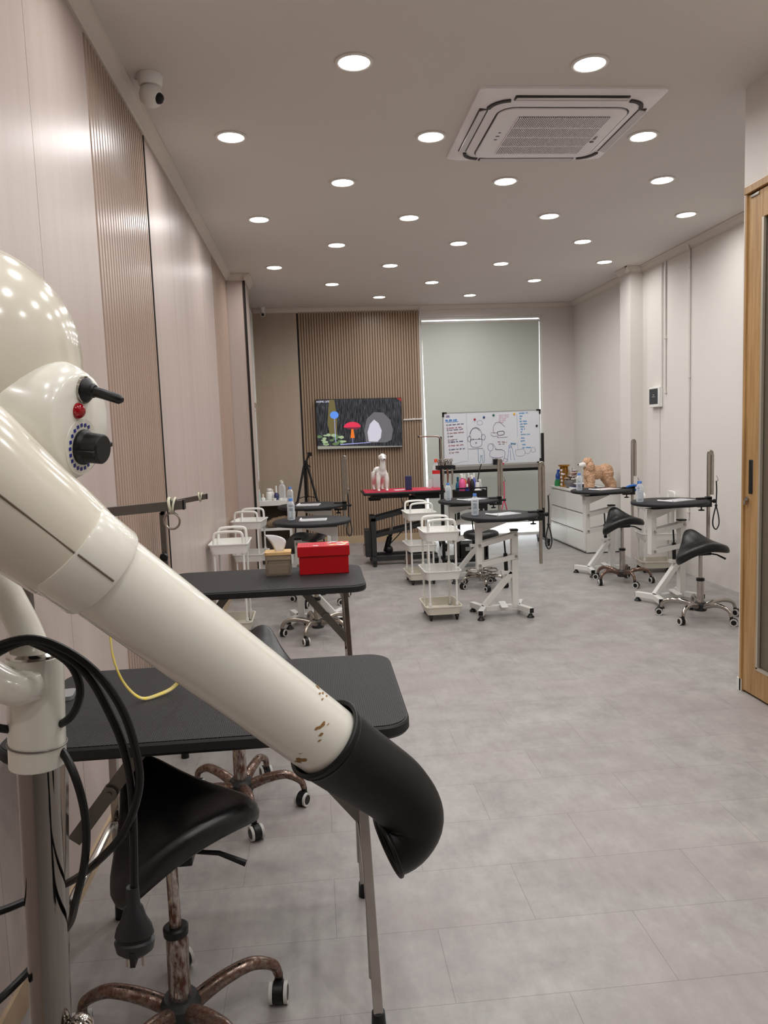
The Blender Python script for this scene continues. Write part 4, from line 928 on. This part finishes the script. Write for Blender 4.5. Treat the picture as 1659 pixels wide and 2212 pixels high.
# small things on the crimson table
o = MB().bb(-.036,.036,-.036,.036,0,.160).build('portable_speaker', mat('navy_speaker_cloth',(42,46,84),.75,bump=.2,bscale=400), smooth=0, bevel=.008); o.location = (1.047,8.57,zt)
tag(o, 'dark blue box shaped speaker standing on the crimson table', 'speaker')
o = MB().bb(-.07,.07,-.05,.05,0,.004).build('leaflet', PAPER, smooth=0); o.location = (.955,8.62,zt); o.rotation_euler.z = .2; tag(o, 'flat grey leaflet lying beside the dark blue speaker', 'leaflet')
o = MB().lathe([(.0,.003),(.024,.003),(.034,.105),(.032,.105),(.022,.008),(0,.008)],20,cap=False).build('drinking_glass', CLEARG); o.location = (1.30,8.66,zt); tag(o, 'empty clear glass on the crimson table', 'glass')
wb_ = thing('water_bottle', 'large clear bottle with orange cap and red band on the crimson table', 'bottle', (1.392,8.70,zt))
MB().lathe([(0,0),(.040,0),(.044,.012),(.042,.12),(.046,.16),(.044,.21),(.034,.255),(.017,.285),(.016,.30)],24).build('body', CLEAR, wb_)
MB().lathe([(.0470,.165),(.0470,.205)],24,cap=False).build('label_band', mat('red_label',(206,40,40),.5), wb_)
MB().cyl((0,0,.298),(0,0,.335),.021).build('cap', mat('orange_cap',(236,84,48),.4), wb_)
MB().cyl((0,0,.225),(0,0,.228),.02).build('water_level', CLEAR, wb_)

# ------------------------------------------------------------------ whiteboard on a wheeled stand
wh = thing('whiteboard', 'whiteboard on black wheeled stand covered with marker notes and dog sketches', 'whiteboard', (2.237, 9.46, 0))
BW, z0, z1 = .615, 1.062, 1.712
BOARD = mat('board_white', (216,219,226), .22, coat=.3)
MB().bb(-BW,BW,-.012,.012,z0,z1).build('board', BOARD, wh, smooth=0)
ALU = mat('aluminium', (186,184,180), .4, .7)
MB().bb(-BW-.008,BW+.008,-.016,.016,z1,z1+.012).bb(-BW-.008,BW+.008,-.016,.016,z0-.012,z0).bb(-BW-.010,-BW,-.016,.016,z0,z1).bb(BW,BW+.010,-.016,.016,z0,z1).build('frame', ALU, wh, smooth=0)
for sx in (-1,1):
    for z in (z0,z1):
        e = -1 if z == z0 else 1
        MB().bb(min(sx*(BW+.012),sx*(BW-.042)),max(sx*(BW+.012),sx*(BW-.042)),-.019,.019,min(z+e*.014,z-e*.004),max(z+e*.014,z-e*.004)).bb(min(sx*(BW+.012),sx*(BW-.008)),max(sx*(BW+.012),sx*(BW-.008)),-.019,.019,min(z+e*.014,z-e*.046),max(z+e*.014,z-e*.046)).build('corner_cap', BLACKP, wh, smooth=0)
MB().bb(-.53,.615,-.075,-.012,z0-.066,z0-.016).build('pen_tray', mat('tray_grey',(132,130,124),.45,.3), wh, bevel=.004)
for sx in (-1,1):
    MB().bb(sx*.657-.017,sx*.657+.017,.005,.035,.075,1.425).build('post', BLACKM, wh, bevel=.003)
    MB().bar((sx*.657,-.20,.075),(sx*.657,.28,.075),.04,.035).build('foot', BLACKM, wh, bevel=.003)
    for y in (-.17,.25):
        c = MB(); c.cyl((sx*.657-.012,y,.030),(sx*.657+.012,y,.030),.030,n=18); c.bb(sx*.657-.017,sx*.657+.017,y-.02,y+.02,.035,.062); c.build('caster', BLACKP, wh)
MB().bb(-.64,.64,.006,.030,z0-.105,z0-.070).build('crossbar', BLACKM, wh, smooth=0)
# marker writing and sketches as thin strokes on the board face
rg = random.Random(21)
def strokes(name, rgb, lines, wd=.0022):
    m = MB()
    for P in lines:
        P = [Vector((-BW+u*2*BW, -.0124, z0+(1-v)*(z1-z0))) for u, v in P]
        m.tube(smooth_path(P,3) if len(P) > 2 else P, wd, 4, flat=1.0)
    m.build(name, mat(name+'_ink', rgb, .5), wh, smooth=0)
def scrawl(u0, v0, u1, dv=.011, slope=0, dens=1):
    out = []; u = u0
    while u < u1:
        wlen = min(u1-u, .022+rg.random()*.04); P = []; x = u; k = 0
        while x < u+wlen:
            P.append((x, v0+slope*(x-u0)+(dv if k % 2 else -dv)*(.45+.75*rg.random()))); x += .0042/dens*(.7+.6*rg.random()); k += 1
        if len(P) > 2: out.append(P)
        u += wlen+.010
    return out
def ring(cu, cv, a, c, n=14, t0=0, t1=360): return [(cu+a*math.cos(R(t0+(t1-t0)*k/n)), cv+c*math.sin(R(t0+(t1-t0)*k/n))) for k in range(n+1)]
strokes('blue_heading', (70,140,206), scrawl(.02,.135,.155,.018,-.05)+[[(.02,.165),(.09,.163),(.15,.158)]], .003)
strokes('violet_note', (96,70,130), scrawl(.028,.055,.065,.014)+[[(.025,.075),(.045,.078),(.066,.074)]])
V1 = [(.205,.225),(.19,.285),(.20,.325),(.205,.385),(.10,.445),(.135,.515),(.195,.555),(.215,.625),(.225,.700),(.15,.76)]
cols = [(70,66,104),(160,90,110),(90,84,120),(150,104,108),(60,58,84),(140,110,116),(64,62,108),(160,96,112),(78,84,116),(150,120,124)]
for k, ((ue, v), c) in enumerate(zip(V1, cols)):
    strokes('list_line', c, [ring(.035+.0025*k, v, .007, .014, 8)]+scrawl(.052+.0025*k, v, ue, .013, -.10, 1), .0021)
strokes('teal_divider', (120,170,170), [[(.237,.02),(.239,.4),(.246,.92)],[(.03,.955),(.10,.975),(.17,.945),(.24,.93)]], .0012)
strokes('blue_divider', (120,160,190), [[(.762,.06),(.764,.5)],[(.765,.62),(.768,.74)]], .0014)
face = [ring(.330,.44,.062,.150,16,165,375), [(.275,.50),(.272,.60),(.285,.655),(.33,.67),(.375,.655),(.392,.60),(.39,.50)], [(.275,.525),(.33,.515),(.39,.515)], ring(.262,.505,.018,.055,10), ring(.408,.48,.020,.055,10), ring(.30,.515,.006,.010,8), ring(.365,.51,.006,.010,8), ring(.332,.585,.006,.014,8)]
strokes('dog_face_sketch', (96,82,112), face+[ring(.325,.41,.05,.11,12,180,330), [(.25,.70),(.40,.695)]])
strokes('small_sketch', (130,120,170), [ring(.375,.20,.028,.045,12)], .0016)
prof = [[(.535,.235),(.515,.28),(.512,.36),(.525,.415)],[(.53,.22),(.575,.20),(.605,.24),(.635,.30)],[(.485,.43),(.51,.47),(.555,.47),(.56,.50)],[(.485,.40),(.53,.405),(.56,.405)]]
strokes('head_profile_sketch', (130,104,130), prof+[[(.55,.50),(.66,.495)]])
strokes('muzzle_box', (70,62,84), [[(.557,.385),(.618,.378),(.622,.44),(.562,.452),(.557,.385)]], .003)
body = [ring(.48,.68,.028,.07,12), [(.50,.60),(.52,.66),(.535,.72)],[(.475,.76),(.47,.84),(.50,.88),(.57,.89),(.61,.87)],[(.60,.74),(.63,.78),(.62,.90),(.605,.97)],[(.50,.88),(.505,.97),(.53,.97),(.535,.89)],[(.575,.89),(.58,.97),(.60,.965)],[(.62,.90),(.645,.92),(.655,.96),(.63,.975)]]
strokes('dog_body_sketch', (128,116,160), body)
strokes('dog_back_line', (72,66,88), [[(.53,.72),(.56,.735),(.60,.735)]], .003)
strokes('teal_sketch', (84,140,160), [[(.345,.70),(.35,.73),(.352,.95),(.37,.96),(.375,.86),(.39,.86),(.395,.96),(.412,.95),(.412,.76),(.40,.72)],[(.368,.825),(.382,.84),(.397,.825)]])
strokes('blue_leg_sketch', (110,144,190), [[(.655,.95),(.665,.80),(.675,.69),(.70,.69),(.715,.80),(.73,.95)],[(.685,.75),(.69,.95)],ring(.685,.675,.014,.03,8)])
strokes('grey_box_sketch', (130,128,140), [[(.74,.755),(.83,.745),(.832,.86),(.752,.865),(.74,.755)],[(.84,.80),(.86,.83),(.885,.825),(.90,.77)],ring(.928,.76,.024,.05,10)], .0016)
strokes('pink_note', (196,150,172), sum([scrawl(.572,.07+.035*k,.70-.02*k,.010) for k in range(5)],[]), .0015)
strokes('brown_note', (150,110,104), scrawl(.555,.585,.655,.014,.1)+scrawl(.565,.63,.63,.012), .0016)
strokes('teal_word', (80,130,160), scrawl(.692,.625,.752,.020,.1))
LST = [(.785,.045,.88),(.79,.105,.825),(.79,.15,.81),(.79,.205,.865),(.795,.255,.87),(.795,.305,.845),(.80,.355,.845),(.80,.41,.812),(.80,.46,.90),(.80,.525,.84),(.80,.58,.84),(.81,.655,.86),(.815,.715,.92)]
for k, (a, v, e) in enumerate(LST): strokes('blue_list_line', [(84,150,206),(84,150,196),(96,160,190)][k % 3], scrawl(a, v, e, .013, -.05), .0022)
for u, v, rgb, nm in ((.322,.135,(160,40,46),'red'),(.418,.10,(36,64,110),'blue'),(.518,.065,(30,96,84),'green'),(.735,.055,(232,180,60),'yellow'),(.968,.30,(20,20,26),'black')):
    o = MB().lathe([(0,0),(.014,0),(.015,.004),(.012,.009),(0,.010)],18,Matrix.Rotation(R(90),4,'X')).build('board_magnet', mat(nm+'_magnet', rgb, .35)); o.location = (2.237-BW+u*2*BW, 9.4475, z0+(1-v)*(z1-z0)); tag(o, 'round %s magnet stuck on the whiteboard' % nm, 'magnet', 'whiteboard magnets')
o = MB().bb(-.035,.035,-.022,.022,0,.075).build('board_eraser', BLACKP, smooth=0, bevel=.006); o.location = (2.27,9.418,z0-.016); tag(o, 'black eraser standing on the whiteboard pen tray', 'eraser')
o = MB().bb(-.03,.03,-.012,.012,0,.022).build('marker_case', mat('red_case',(206,40,58),.4), smooth=0, bevel=.004); o.location = (2.345,9.418,z0-.016); tag(o, 'red marker case beside the black eraser on the pen tray', 'case')

# bent chrome arm rising by the window edge (behind the crimson table)
ba = thing('grooming_stand', 'bent chrome arm standing beside the whiteboard, reaching towards the TV', 'grooming arm', (1.462, 8.75, .70))
MB().tube(smooth_path([(0,0,0),(0,0,.62),(0,0,.69),(-.02,0,.725),(-.06,0,.738),(-.25,0,.740)],5), .010, 10).build('bent_bar', STEEL, ba)
MB().bb(-.05,.03,-.02,.02,.10,.13).bb(-.02,.02,-.02,.02,.06,.13).bb(-.05,.02,-.02,.02,.06,.075).build('clamp', BLACKM, ba, bevel=.003)
MB().sph((-.255,0,.740),.012,n=8,m=6).build('end_cap', BLACKP, ba)

# ------------------------------------------------------------------ black tool trolley with bottles
bk = thing('tool_trolley', 'black tool trolley with tall post, tool tray and bottle basket', 'trolley', (1.612, 8.22, 0.0))
MB().bb(-.253,-.222,-.015,.015,.07,1.09).build('post', BLACKM, bk, smooth=0)
MB().bb(-.29,-.10,-.09,.09,1.075,1.083).bb(-.29,-.282,-.09,.09,1.083,1.12).bb(-.108,-.10,-.09,.09,1.083,1.12).bb(-.282,-.108,-.09,-.082,1.083,1.12).bb(-.282,-.108,.082,.09,1.083,1.12).build('tool_tray', BLACKP, bk, smooth=0)
MB().bb(-.10,.235,-.135,-.127,.64,.84).bb(-.10,.235,.127,.135,.64,.84).bb(-.10,-.092,-.127,.127,.64,.84).bb(.227,.235,-.127,.127,.64,.84).bb(-.092,.227,-.127,.127,.64,.648).bb(-.10,.235,-.137,-.129,.862,.876).bb(-.10,-.088,-.137,-.125,.84,.87).bb(.223,.235,-.137,-.125,.84,.87).bb(.06,.07,-.137,-.128,.84,.87).build('basket', BLACKP, bk, smooth=0)
MB().bb(-.085,.22,-.12,.12,.74,.748).build('basket_floor', BLACKP, bk, smooth=0)
MB().bb(-.10,-.07,-.13,-.10,.08,.64).bb(.205,.235,-.13,-.10,.08,.64).bb(-.10,-.07,.10,.13,.08,.64).bb(.205,.235,.10,.13,.08,.64).build('side_frame', BLACKM, bk, smooth=0)
MB().bb(-.09,.225,-.13,.13,.10,.26).build('lower_drawer', BLACKP, bk, smooth=0, bevel=.006)
MB().bb(-.02,.05,-.135,-.13,.185,.225).build('drawer_label', mat('grey_sticker',(150,150,148),.5), bk, smooth=0)
MB().bb(-.25,.235,-.14,.14,.06,.10).build('base', BLACKM, bk, bevel=.004)
for x in (-.22,.205):
    for y in (-.12,.12): MB().cyl((x-.012,y,.030),(x+.012,y,.030),.030,n=16).bb(x-.016,x+.016,y-.02,y+.02,.032,.062).build('caster', BLACKP, bk)
MB().tube(smooth_path([(.19,.05,.75),(.17,.05,.86),(.19,.06,1.02),(.22,.06,1.12)],5), .006, 8).build('lamp_stem', BLACKP, bk)
# metal combs and scissors in its tray
rg = random.Random(4)
for k in range(9):
    t = thing('grooming_scissors', 'steel grooming scissors standing in the black tool tray', 'scissors', (1.612-.275+.019*k, 8.22+rg.uniform(-.05,.05), 1.108), rg.uniform(-1,1), 'scissors in the tool tray')
    tl = rg.uniform(-.35,.35)
    q = MB(); q.torus((.012,0,.070),.012,.003,(0,1,0),14,6).torus((-.012,0,.066),.012,.003,(0,1,0),14,6); q.build('finger_rings', STEEL, t)
    q = MB(); q.bar((.010,0,.060),(-.003,.0,.0),.004,.008); q.bar((-.010,.003,.056),(.003,.003,.0),.004,.008); q.build('blades', STEEL, t)
for k in range(3):
    o = MB().tube([(0,0,0),(.005,0,-.06),(.0,0,-.17)],[.010,.012,.007],8).build('hanging_tool', [STEEL, mat('brown_handle',(120,74,58),.5), STEEL][k]); o.location = (1.612-.255+.05*k+.012, 8.22-.11, 1.085)
    tag(o, ['steel shears hanging nearest the post of the black tool tray','brown handled brush hanging under the black tool tray','steel comb hanging under the outer end of the tool tray'][k], 'tool')
def bottle(name, label, loc, r, h, body, cap, neck=.4, capr=.5, caph=.18, pump=False, parent_group='bottles in the black trolley basket'):
    t = thing(name, label, 'bottle', loc, 0, parent_group)
    hb = h*(1-caph)
    MB().lathe([(0,0),(r*.92,0),(r,.006),(r,hb*.72),(r*.82,hb*.86),(r*neck,hb*.95),(r*neck,hb)],20).build('body', body, t)
    q = MB(); q.cyl((0,0,hb-.002),(0,0,h-(.02 if pump else 0)), r*capr, r*capr*.9, n=16)
    if pump: q.bb(-.022,.008,-.006,.006,h-.022,h-.008); q.cyl((0,0,h-.03),(0,0,h-.006),.006,n=10)
    q.build('cap', cap, t)
    return t
pk = lambda n, c, r=.35: mat(n, c, r)
B0 = .749
bottle('spray_bottle', 'pink pump bottle with white head in the black trolley basket', (1.584,8.140,B0), .036, .285, pk('pink_plastic',(226,92,150)), PLASTIC_W, pump=True)
bottle('shampoo_bottle', 'tall teal bottle next to the pink bottle in the black basket', (1.544,8.180,B0), .026, .24, pk('teal_plastic',(24,108,136)), pk('teal_cap',(20,80,104)))
bottle('shampoo_bottle', 'small blue bottle beside the pink bottle in the black basket', (1.634,8.120,B0), .024, .165, pk('royal_blue',(30,66,160)), PLASTIC_W)
bottle('shampoo_bottle', 'orange bottle with white cap behind the pink bottle', (1.632,8.240,B0), .024, .265, pk('orange_plastic',(226,96,34)), PLASTIC_W)
bottle('spray_bottle', 'black spray bottle with white top in the middle of the basket', (1.704,8.190,B0), .026, .262, pk('black_bottle',(26,26,26)), PLASTIC_W, pump=True)
bottle('shampoo_bottle', 'maroon slim bottle with pale cap behind the black spray bottle', (1.687,8.290,B0), .020, .275, pk('maroon_plastic',(110,40,52)), PLASTIC_W)
bottle('shampoo_bottle', 'violet blue bottle behind the white jar in the basket', (1.747,8.290,B0), .024, .272, pk('violet_plastic',(88,98,190)), PLASTIC_W)
bottle('lotion_bottle', 'squat white jar bottle at the front of the black basket', (1.755,8.150,B0), .040, .175, PLASTIC_W, PLASTIC_W, neck=.55, capr=.6, caph=.35)
bottle('lotion_bottle', 'small clear pump bottle behind the squat white jar', (1.802,8.220,B0), .018, .21, CLEAR, PLASTIC_W, pump=True)

# ------------------------------------------------------------------ tripod
tp = thing('tripod', 'black camera tripod standing before the slatted wall', 'tripod', (-.125, 9.85, 0))
hub = V((0,0,1.10))
MB().cyl((0,0,.70),(0,0,1.14),.014).build('centre_column', BLACKM, tp)
MB().cyl((0,0,1.07),(0,0,1.12),.035,n=14).build('crown', BLACKP, tp)
for k, a in enumerate((R(-30),R(95),R(215))):
    d = V((math.cos(a),math.sin(a),0))
    MB().tube([hub+d*.03, d*.16+V((0,0,.62))],[.015,.015],8).tube([d*.155+V((0,0,.63)), d*.24+V((0,0,.02))],[.010,.009],8).cyl(d*.15+V((0,0,.60)), d*.16+V((0,0,.66)), .021, n=10).build('leg', BLACKM, tp)
    MB().sph(d*.245+V((0,0,.015)), .015, n=8, m=6).build('rubber_foot', BLACKP, tp)
    MB().bar((0,0,.72), d*.13+V((0,0,.70)), .006, .010).build('spreader', BLACKM, tp)
MB().bb(-.02,.03,-.02,.02,1.13,1.18).bar((.01,0,1.17),(.05,0,1.25),.02,.025).bb(.03,.085,-.022,.022,1.235,1.285).build('pan_head', BLACKP, tp, bevel=.003)
MB().tube([(.0,-.02,1.15),(.06,-.10,1.10)],[.006,.009],8).build('pan_handle', BLACKP, tp)

# ------------------------------------------------------------------ low white shelf with toiletries
sh = thing('low_shelf', 'low white shelf unit in the corner behind the round tables', 'shelf', (-.505, 9.10, 0))
MB().bb(-.20,.19,-.16,.20,.695,.755).build('top_board', WHITE, sh, smooth=0, bevel=.002)
MB().bb(-.18,.17,-.16,.20,.40,.43).build('shelf_board', WHITE, sh, smooth=0, bevel=.002)
MB().bb(-.18,.17,-.16,.20,.05,.08).build('shelf_board', WHITE, sh, smooth=0, bevel=.002)
for x in (-.19,.18): MB().bb(x-.010,x+.010,-.16,.20,0,.695).build('side_board', WHITE, sh, smooth=0, bevel=.002)
MB().bb(-.18,.17,.185,.20,.08,.695).build('back_board', mat('shelf_back_brown',(96,80,66),.7), sh, smooth=0)
ZS = .756
def toilet(label, x, y, r, h, body, cap, **k): return bottle('toiletry_bottle', label, (x,y,ZS), r, h, body, cap, parent_group='toiletries on the low white shelf', **k)
toilet('clear trigger spray bottle, tallest on the low white shelf', -.405, 9.06, .040, .235, CLEAR, pk('milky_trigger',(214,212,196)), pump=True)
toilet('dark blue bottle with pointed white top on the low white shelf', -.475, 9.05, .030, .165, pk('dark_blue',(52,56,96)), PLASTIC_W, capr=.35, caph=.5)
toilet('round white tub, biggest white item on the low shelf', -.560, 9.08, .040, .135, PLASTIC_W, PLASTIC_W, capr=.8)
toilet('white bottle beside the dark blue bottle on the low shelf', -.525, 9.12, .020, .12, PLASTIC_W, PLASTIC_W)
toilet('small white cone topped bottle at the wall end of the low shelf', -.632, 9.02, .024, .075, PLASTIC_W, pk('blush',(226,206,196)), capr=.5, caph=.5)
toilet('slim pale bottle touching the boxed column end of the shelf', -.672, 9.00, .014, .135, pk('pale_teal',(170,196,196)), PLASTIC_W)
o = MB().lathe([(0,0),(.022,0),(.027,.024),(0,.026)],18).build('cream_pot', PLASTIC_W); o.location = (-.50,8.975,ZS); tag(o, 'little white cream pot on the front edge of the low shelf', 'pot')
o = MB().lathe([(0,0),(.02,0),(.022,.02),(0,.022)],18).build('cream_pot', PLASTIC_W); o.location = (-.425,8.975,ZS); tag(o, 'little white pot beneath the clear spray bottle on the shelf', 'pot')
FUR = two_tone('brown_fur', (150,128,104), (112,92,72), 90, .4, .6, .9, .9, bump=1.0)
q = MB(); q.tube(smooth_path([(-.13,-.02,.03),(-.06,.0,.055),(.02,.02,.07),(.10,.02,.085),(.16,.0,.07)],4), [.030,.036,.042,.046,.05,.052,.054,.055,.055,.054,.052,.05,.046,.042,.038,.034,.03], 12)
fo = remesh(q, 'fur_pelt', FUR, None, .010, 3, .02, .02); fo.location = (-.47, 8.98, .435); tag(fo, 'brown furry practice pelt lying on the middle of the low shelf', 'pelt')

# ------------------------------------------------------------------ white drawer cabinet and what stands on it
cb = thing('drawer_cabinet', 'long white drawer cabinet along the side wall past the pillar', 'drawer cabinet', (3.355, 9.21, 0))
MB().bb(-.225,.255,-.645,.64,.012,.700).build('body', WHITE, cb, smooth=0)
MB().bb(-.252,.262,-.655,.65,.700,.722).build('top_board', WHITE, cb, smooth=0, bevel=.002)
for c, (ya, yb) in enumerate(((-.640,-.004),(.004,.635))):
    for z_ in ((.035,.245),(.260,.462),(.477,.685)):
        MB().bb(-.248,-.226,ya,yb,z_[0],z_[1]-.012).bb(-.240,-.226,ya,yb,z_[1]-.012,z_[1]).build('drawer', WHITE, cb, smooth=0, bevel=.002)
ZT = .723
po = thing('poodle_plush', 'apricot plush poodle with white shaved muzzle on the drawer cabinet', 'plush dog', (3.36, 8.78, ZT), R(4))
POOD = two_tone('apricot_curls', (222,184,152), (190,148,116), 70, .38, .62, .95, .95, bump=1.0)
q = MB()
q.sph((-.03,0,.215),.088,(1.25,.95,.95)); q.sph((.085,0,.225),.092,(1.0,.95,1.0)); q.sph((-.105,0,.205),.080,(1,1,1.05))
for y in (-.05,.05):
    q.tube(smooth_path([(-.115,y,.19),(-.118,y,.10),(-.118,y,.015)],3),[.044,.043,.043,.042,.042,.041,.040],12)
    q.tube(smooth_path([(.095,y,.22),(.105,y,.14),(.150,y,.075),(.155,y,.015)],3),[.066,.064,.060,.056,.052,.050,.048,.047,.045,.045],12)
    q.sph((-.122,y*1.25,.285),.050,(.85,.75,1.15))
q.tube([(-.105,0,.23),(-.125,0,.30)],[.062,.058],12); q.sph((-.135,0,.345),.056,(1.0,1.05,.95)); q.sph((-.13,0,.292),.052)
remesh(q, 'body', POOD, po, .006, 3, .026, .016)
q = MB(); q.tube([(-.165,0,.318),(-.205,0,.312),(-.228,0,.310)],[.034,.030,.024],14); q.sph((-.228,0,.310),.024); q.build('muzzle', PLASTIC_W, po)
MB().sph((-.252,0,.317),.009,n=10,m=8).build('nose', BLACKP, po)
gt = thing('gold_stand', 'brass coloured flared stand on the drawer cabinet behind the dried flowers', 'stand', (3.20, 9.56, ZT))
MB().lathe([(0,.150),(.072,.150),(.076,.158),(.076,.166),(.060,.170),(0,.285),],4).bb(0,0,0,0,0,0) if False else None
MB().lathe([(0,0),(.060,0),(.060,.012),(.045,.02),(.040,.24),(.062,.262),(.075,.268),(.075,.282),(0,.282)],28).build('column', GOLD, gt)
gr_ = MB()
for k in range(8): a = R(45*k); gr_.cyl((.048*math.cos(a),.048*math.sin(a),.015),(.048*math.cos(a),.048*math.sin(a),.262),.008,n=8)
gr_.build('fluting', GOLD, gt)
vs = thing('flower_bowl', 'grey glass bowl of dried blossoms on the drawer cabinet', 'flower bowl', (3.22, 9.33, ZT))
MB().lathe([(0,0),(.06,0),(.085,.03),(.095,.07),(.085,.10),(.078,.10),(.086,.07),(.07,.03),(0,.012)],24).build('bowl', mat('grey_glass',(120,116,114),.12), vs)
rg = random.Random(9)
FC = [mat('blossom_white',(226,214,208),.8), mat('blossom_blush',(196,160,150),.8), mat('blossom_plum',(120,92,96),.85)]
for k in range(16):
    a = rg.random()*6.28; r_ = .03+.09*rg.random(); z_ = .10+.12*rg.random()
    c = V((r_*math.cos(a), r_*math.sin(a)*1.2, z_)); q = MB()
    for j in range(7):
        t_ = 2*math.pi*j/7; q.sph(c+V((.015*math.cos(t_), .015*math.sin(t_), .004)), .013, (1,1,.6), n=8, m=6)
    q.sph(c, .012, n=8, m=6); q.build('blossom', FC[k % 3], vs)
q = MB()
for k in range(14):
    a = rg.random()*6.28; q.tube([(0,0,.04),(.04*math.cos(a),.04*math.sin(a),.13),(.11*math.cos(a),.12*math.sin(a),.16+.1*rg.random())],.0025,5)
q.build('stems', mat('dried_stem',(110,92,70),.8), vs)
bu = thing('bubble_string', 'string of small white pompoms hanging beside the brass stand', 'ornament', (3.135, 9.47, ZT))
for k, (y,z) in enumerate(((0,.215),(-.02,.17),(.0,.125),(-.015,.08),(0,.035))): MB().sph((0,y,z),.016,n=10,m=8).build('pompom', FC[0], bu)
MB().tube([(0,0,.0),(0,0,.22)],.002,5).build('string', PAPER, bu)
dp_ = MB().lathe([(0,0),(.05,0),(.10,.028),(.104,.034),(.096,.034),(.05,.008),(0,.008)],28).build('serving_dish', PLASTIC_W); dp_.location = (3.27,9.10,ZT+.034)
tag(dp_, 'shallow white dish resting on the navy book beside the blossoms', 'dish')
nb = thing('binder', 'white edged navy binder lying on the cabinet under the dish', 'binder', (3.27,9.08,ZT), R(4))
MB().bb(-.12,.12,-.15,.13,0,.028).build('pages', PAPER, nb, smooth=0, bevel=.004)
MB().bb(-.122,.122,-.152,.132,.028,.033).build('cover', NAVY, nb, smooth=0)
sp = thing('spray_bottle', 'spray bottle with green base and blue trigger on the drawer cabinet', 'bottle', (3.165, 9.70, ZT))
MB().lathe([(0,0),(.044,0),(.048,.012),(.046,.05),(.036,.085)],22).build('lower_body', GREENP, sp)
MB().lathe([(.036,.085),(.030,.10),(.036,.12),(.030,.155),(.016,.175),(.015,.19)],22).build('upper_body', BLUEP, sp)
MB().bb(-.012,.042,-.01,.01,.188,.215).bar((.035,0,.20),(.040,0,.262),.014,.016).bar((.03,0,.195),(.05,0,.16),.006,.012).build('trigger_head', pk('blue_trigger',(36,86,190)), sp, bevel=.002)

# ------------------------------------------------------------------ water bottles and booklets on the round tables
def water(label, loc):
    t = thing('water_bottle', label, 'bottle', loc, random.random(), 'small clear water bottles with blue caps')
    prof = [(0,0),(.026,0),(.030,.006)]
    for k in range(6): z = .012+.016*k; prof += [(.0305,z),(.0285,z+.008)]
    prof += [(.0305,.112),(.0295,.125),(.022,.140),(.0125,.150),(.0120,.158)]
    MB().lathe(prof,20).build('body', CLEAR, t); MB().cyl((0,0,.152),(0,0,.172),.0155,.0150,n=18).build('cap', BLUECAP, t)
    MB().lathe([(0,.004),(.027,.004),(.028,.012),(.026,.10),(0,.101)],16).build('water', clear_plastic('water_fill',(.86,.9,.94),.9) if 'water_fill' not in bpy.data.materials else bpy.data.materials['water_fill'], t)
water('small blue capped water bottle on the round table just behind the red box', (-.208,6.03,.837))
water('small blue capped water bottle on the round table beside the tripod', (-.255,7.36,.841))
water('small blue capped water bottle on the round table nearest the white carts', (1.25,5.92,.821))
water('small blue capped water bottle on the table before the black trolley', (1.30,7.42,.809))
water('small blue capped water bottle on the table nearest the wooden door', (2.655,6.02,.856))
water('small blue capped water bottle on the table before the drawer cabinet', (2.617,7.36,.856))
PRINT = two_tone('printed_page', (206,206,210), (150,150,156), 22, .45, .6, .45, .45, 0, 0, (1,6,1), 3, 0)
PRINTP = two_tone('printed_page_pink', (214,208,206), (200,160,150), 14, .45, .6, .45, .45, 0, 0, (1,3,1), 3, 0)
def booklet(label, loc, rz, pm=PRINT, w=.21, d=.15):
    t = thing('booklet', label, 'booklet', loc, rz, 'booklets on the round tables')
    MB().bb(-w/2,w/2,-d/2,d/2,0,.006).build('pages', PAPER, t, smooth=0)
    MB().bb(-w/2+.012,w/2-.006,-d/2+.006,d/2-.006,.006,.0068).build('printed_sheet', pm, t, smooth=0)
    MB().cyl((-w/2+.004,-d/2,.007),(-w/2+.004,d/2,.007),.008,n=12).build('spine', PAPER, t)
booklet('grey printed booklet on the round table just behind the red box', (-.035,5.95,.837), R(-3))
booklet('grey printed booklet on the round table beside the tripod', (-.08,7.22,.841), R(-8), d=.18)
booklet('grey booklet on the round table nearest the white carts', (1.47,5.88,.821), R(24), w=.24)
booklet('pale booklet on the table before the black trolley', (1.53,7.38,.809), R(30), w=.26)
booklet('pale booklet on the table nearest the wooden door', (2.95,5.98,.856), R(24), w=.28)
booklet('pink tinted booklet on the table before the drawer cabinet', (2.87,7.34,.856), R(24), PRINTP, w=.28)

# ------------------------------------------------------------------ daylight and render look
wd = bpy.data.worlds.new('world'); SC.world = wd; wd.use_nodes = True
bg = wd.node_tree.nodes['Background']; bg.inputs['Color'].default_value = (.92,.97,1.0,1); bg.inputs['Strength'].default_value = 5.0
SC.view_settings.view_transform = 'Standard'; SC.view_settings.look = 'None'; SC.view_settings.gamma = 1; SC.view_settings.use_curve_mapping = False
SC.view_settings.exposure = 0.0
cy = SC.cycles
cy.use_denoising = True; cy.denoiser = 'OPENIMAGEDENOISE'
cy.max_bounces = 6; cy.diffuse_bounces = 3; cy.glossy_bounces = 3; cy.transmission_bounces = 4; cy.transparent_max_bounces = 10
cy.sample_clamp_indirect = 4; cy.caustics_reflective = False; cy.caustics_refractive = False; cy.use_adaptive_sampling = True; cy.adaptive_threshold = .035
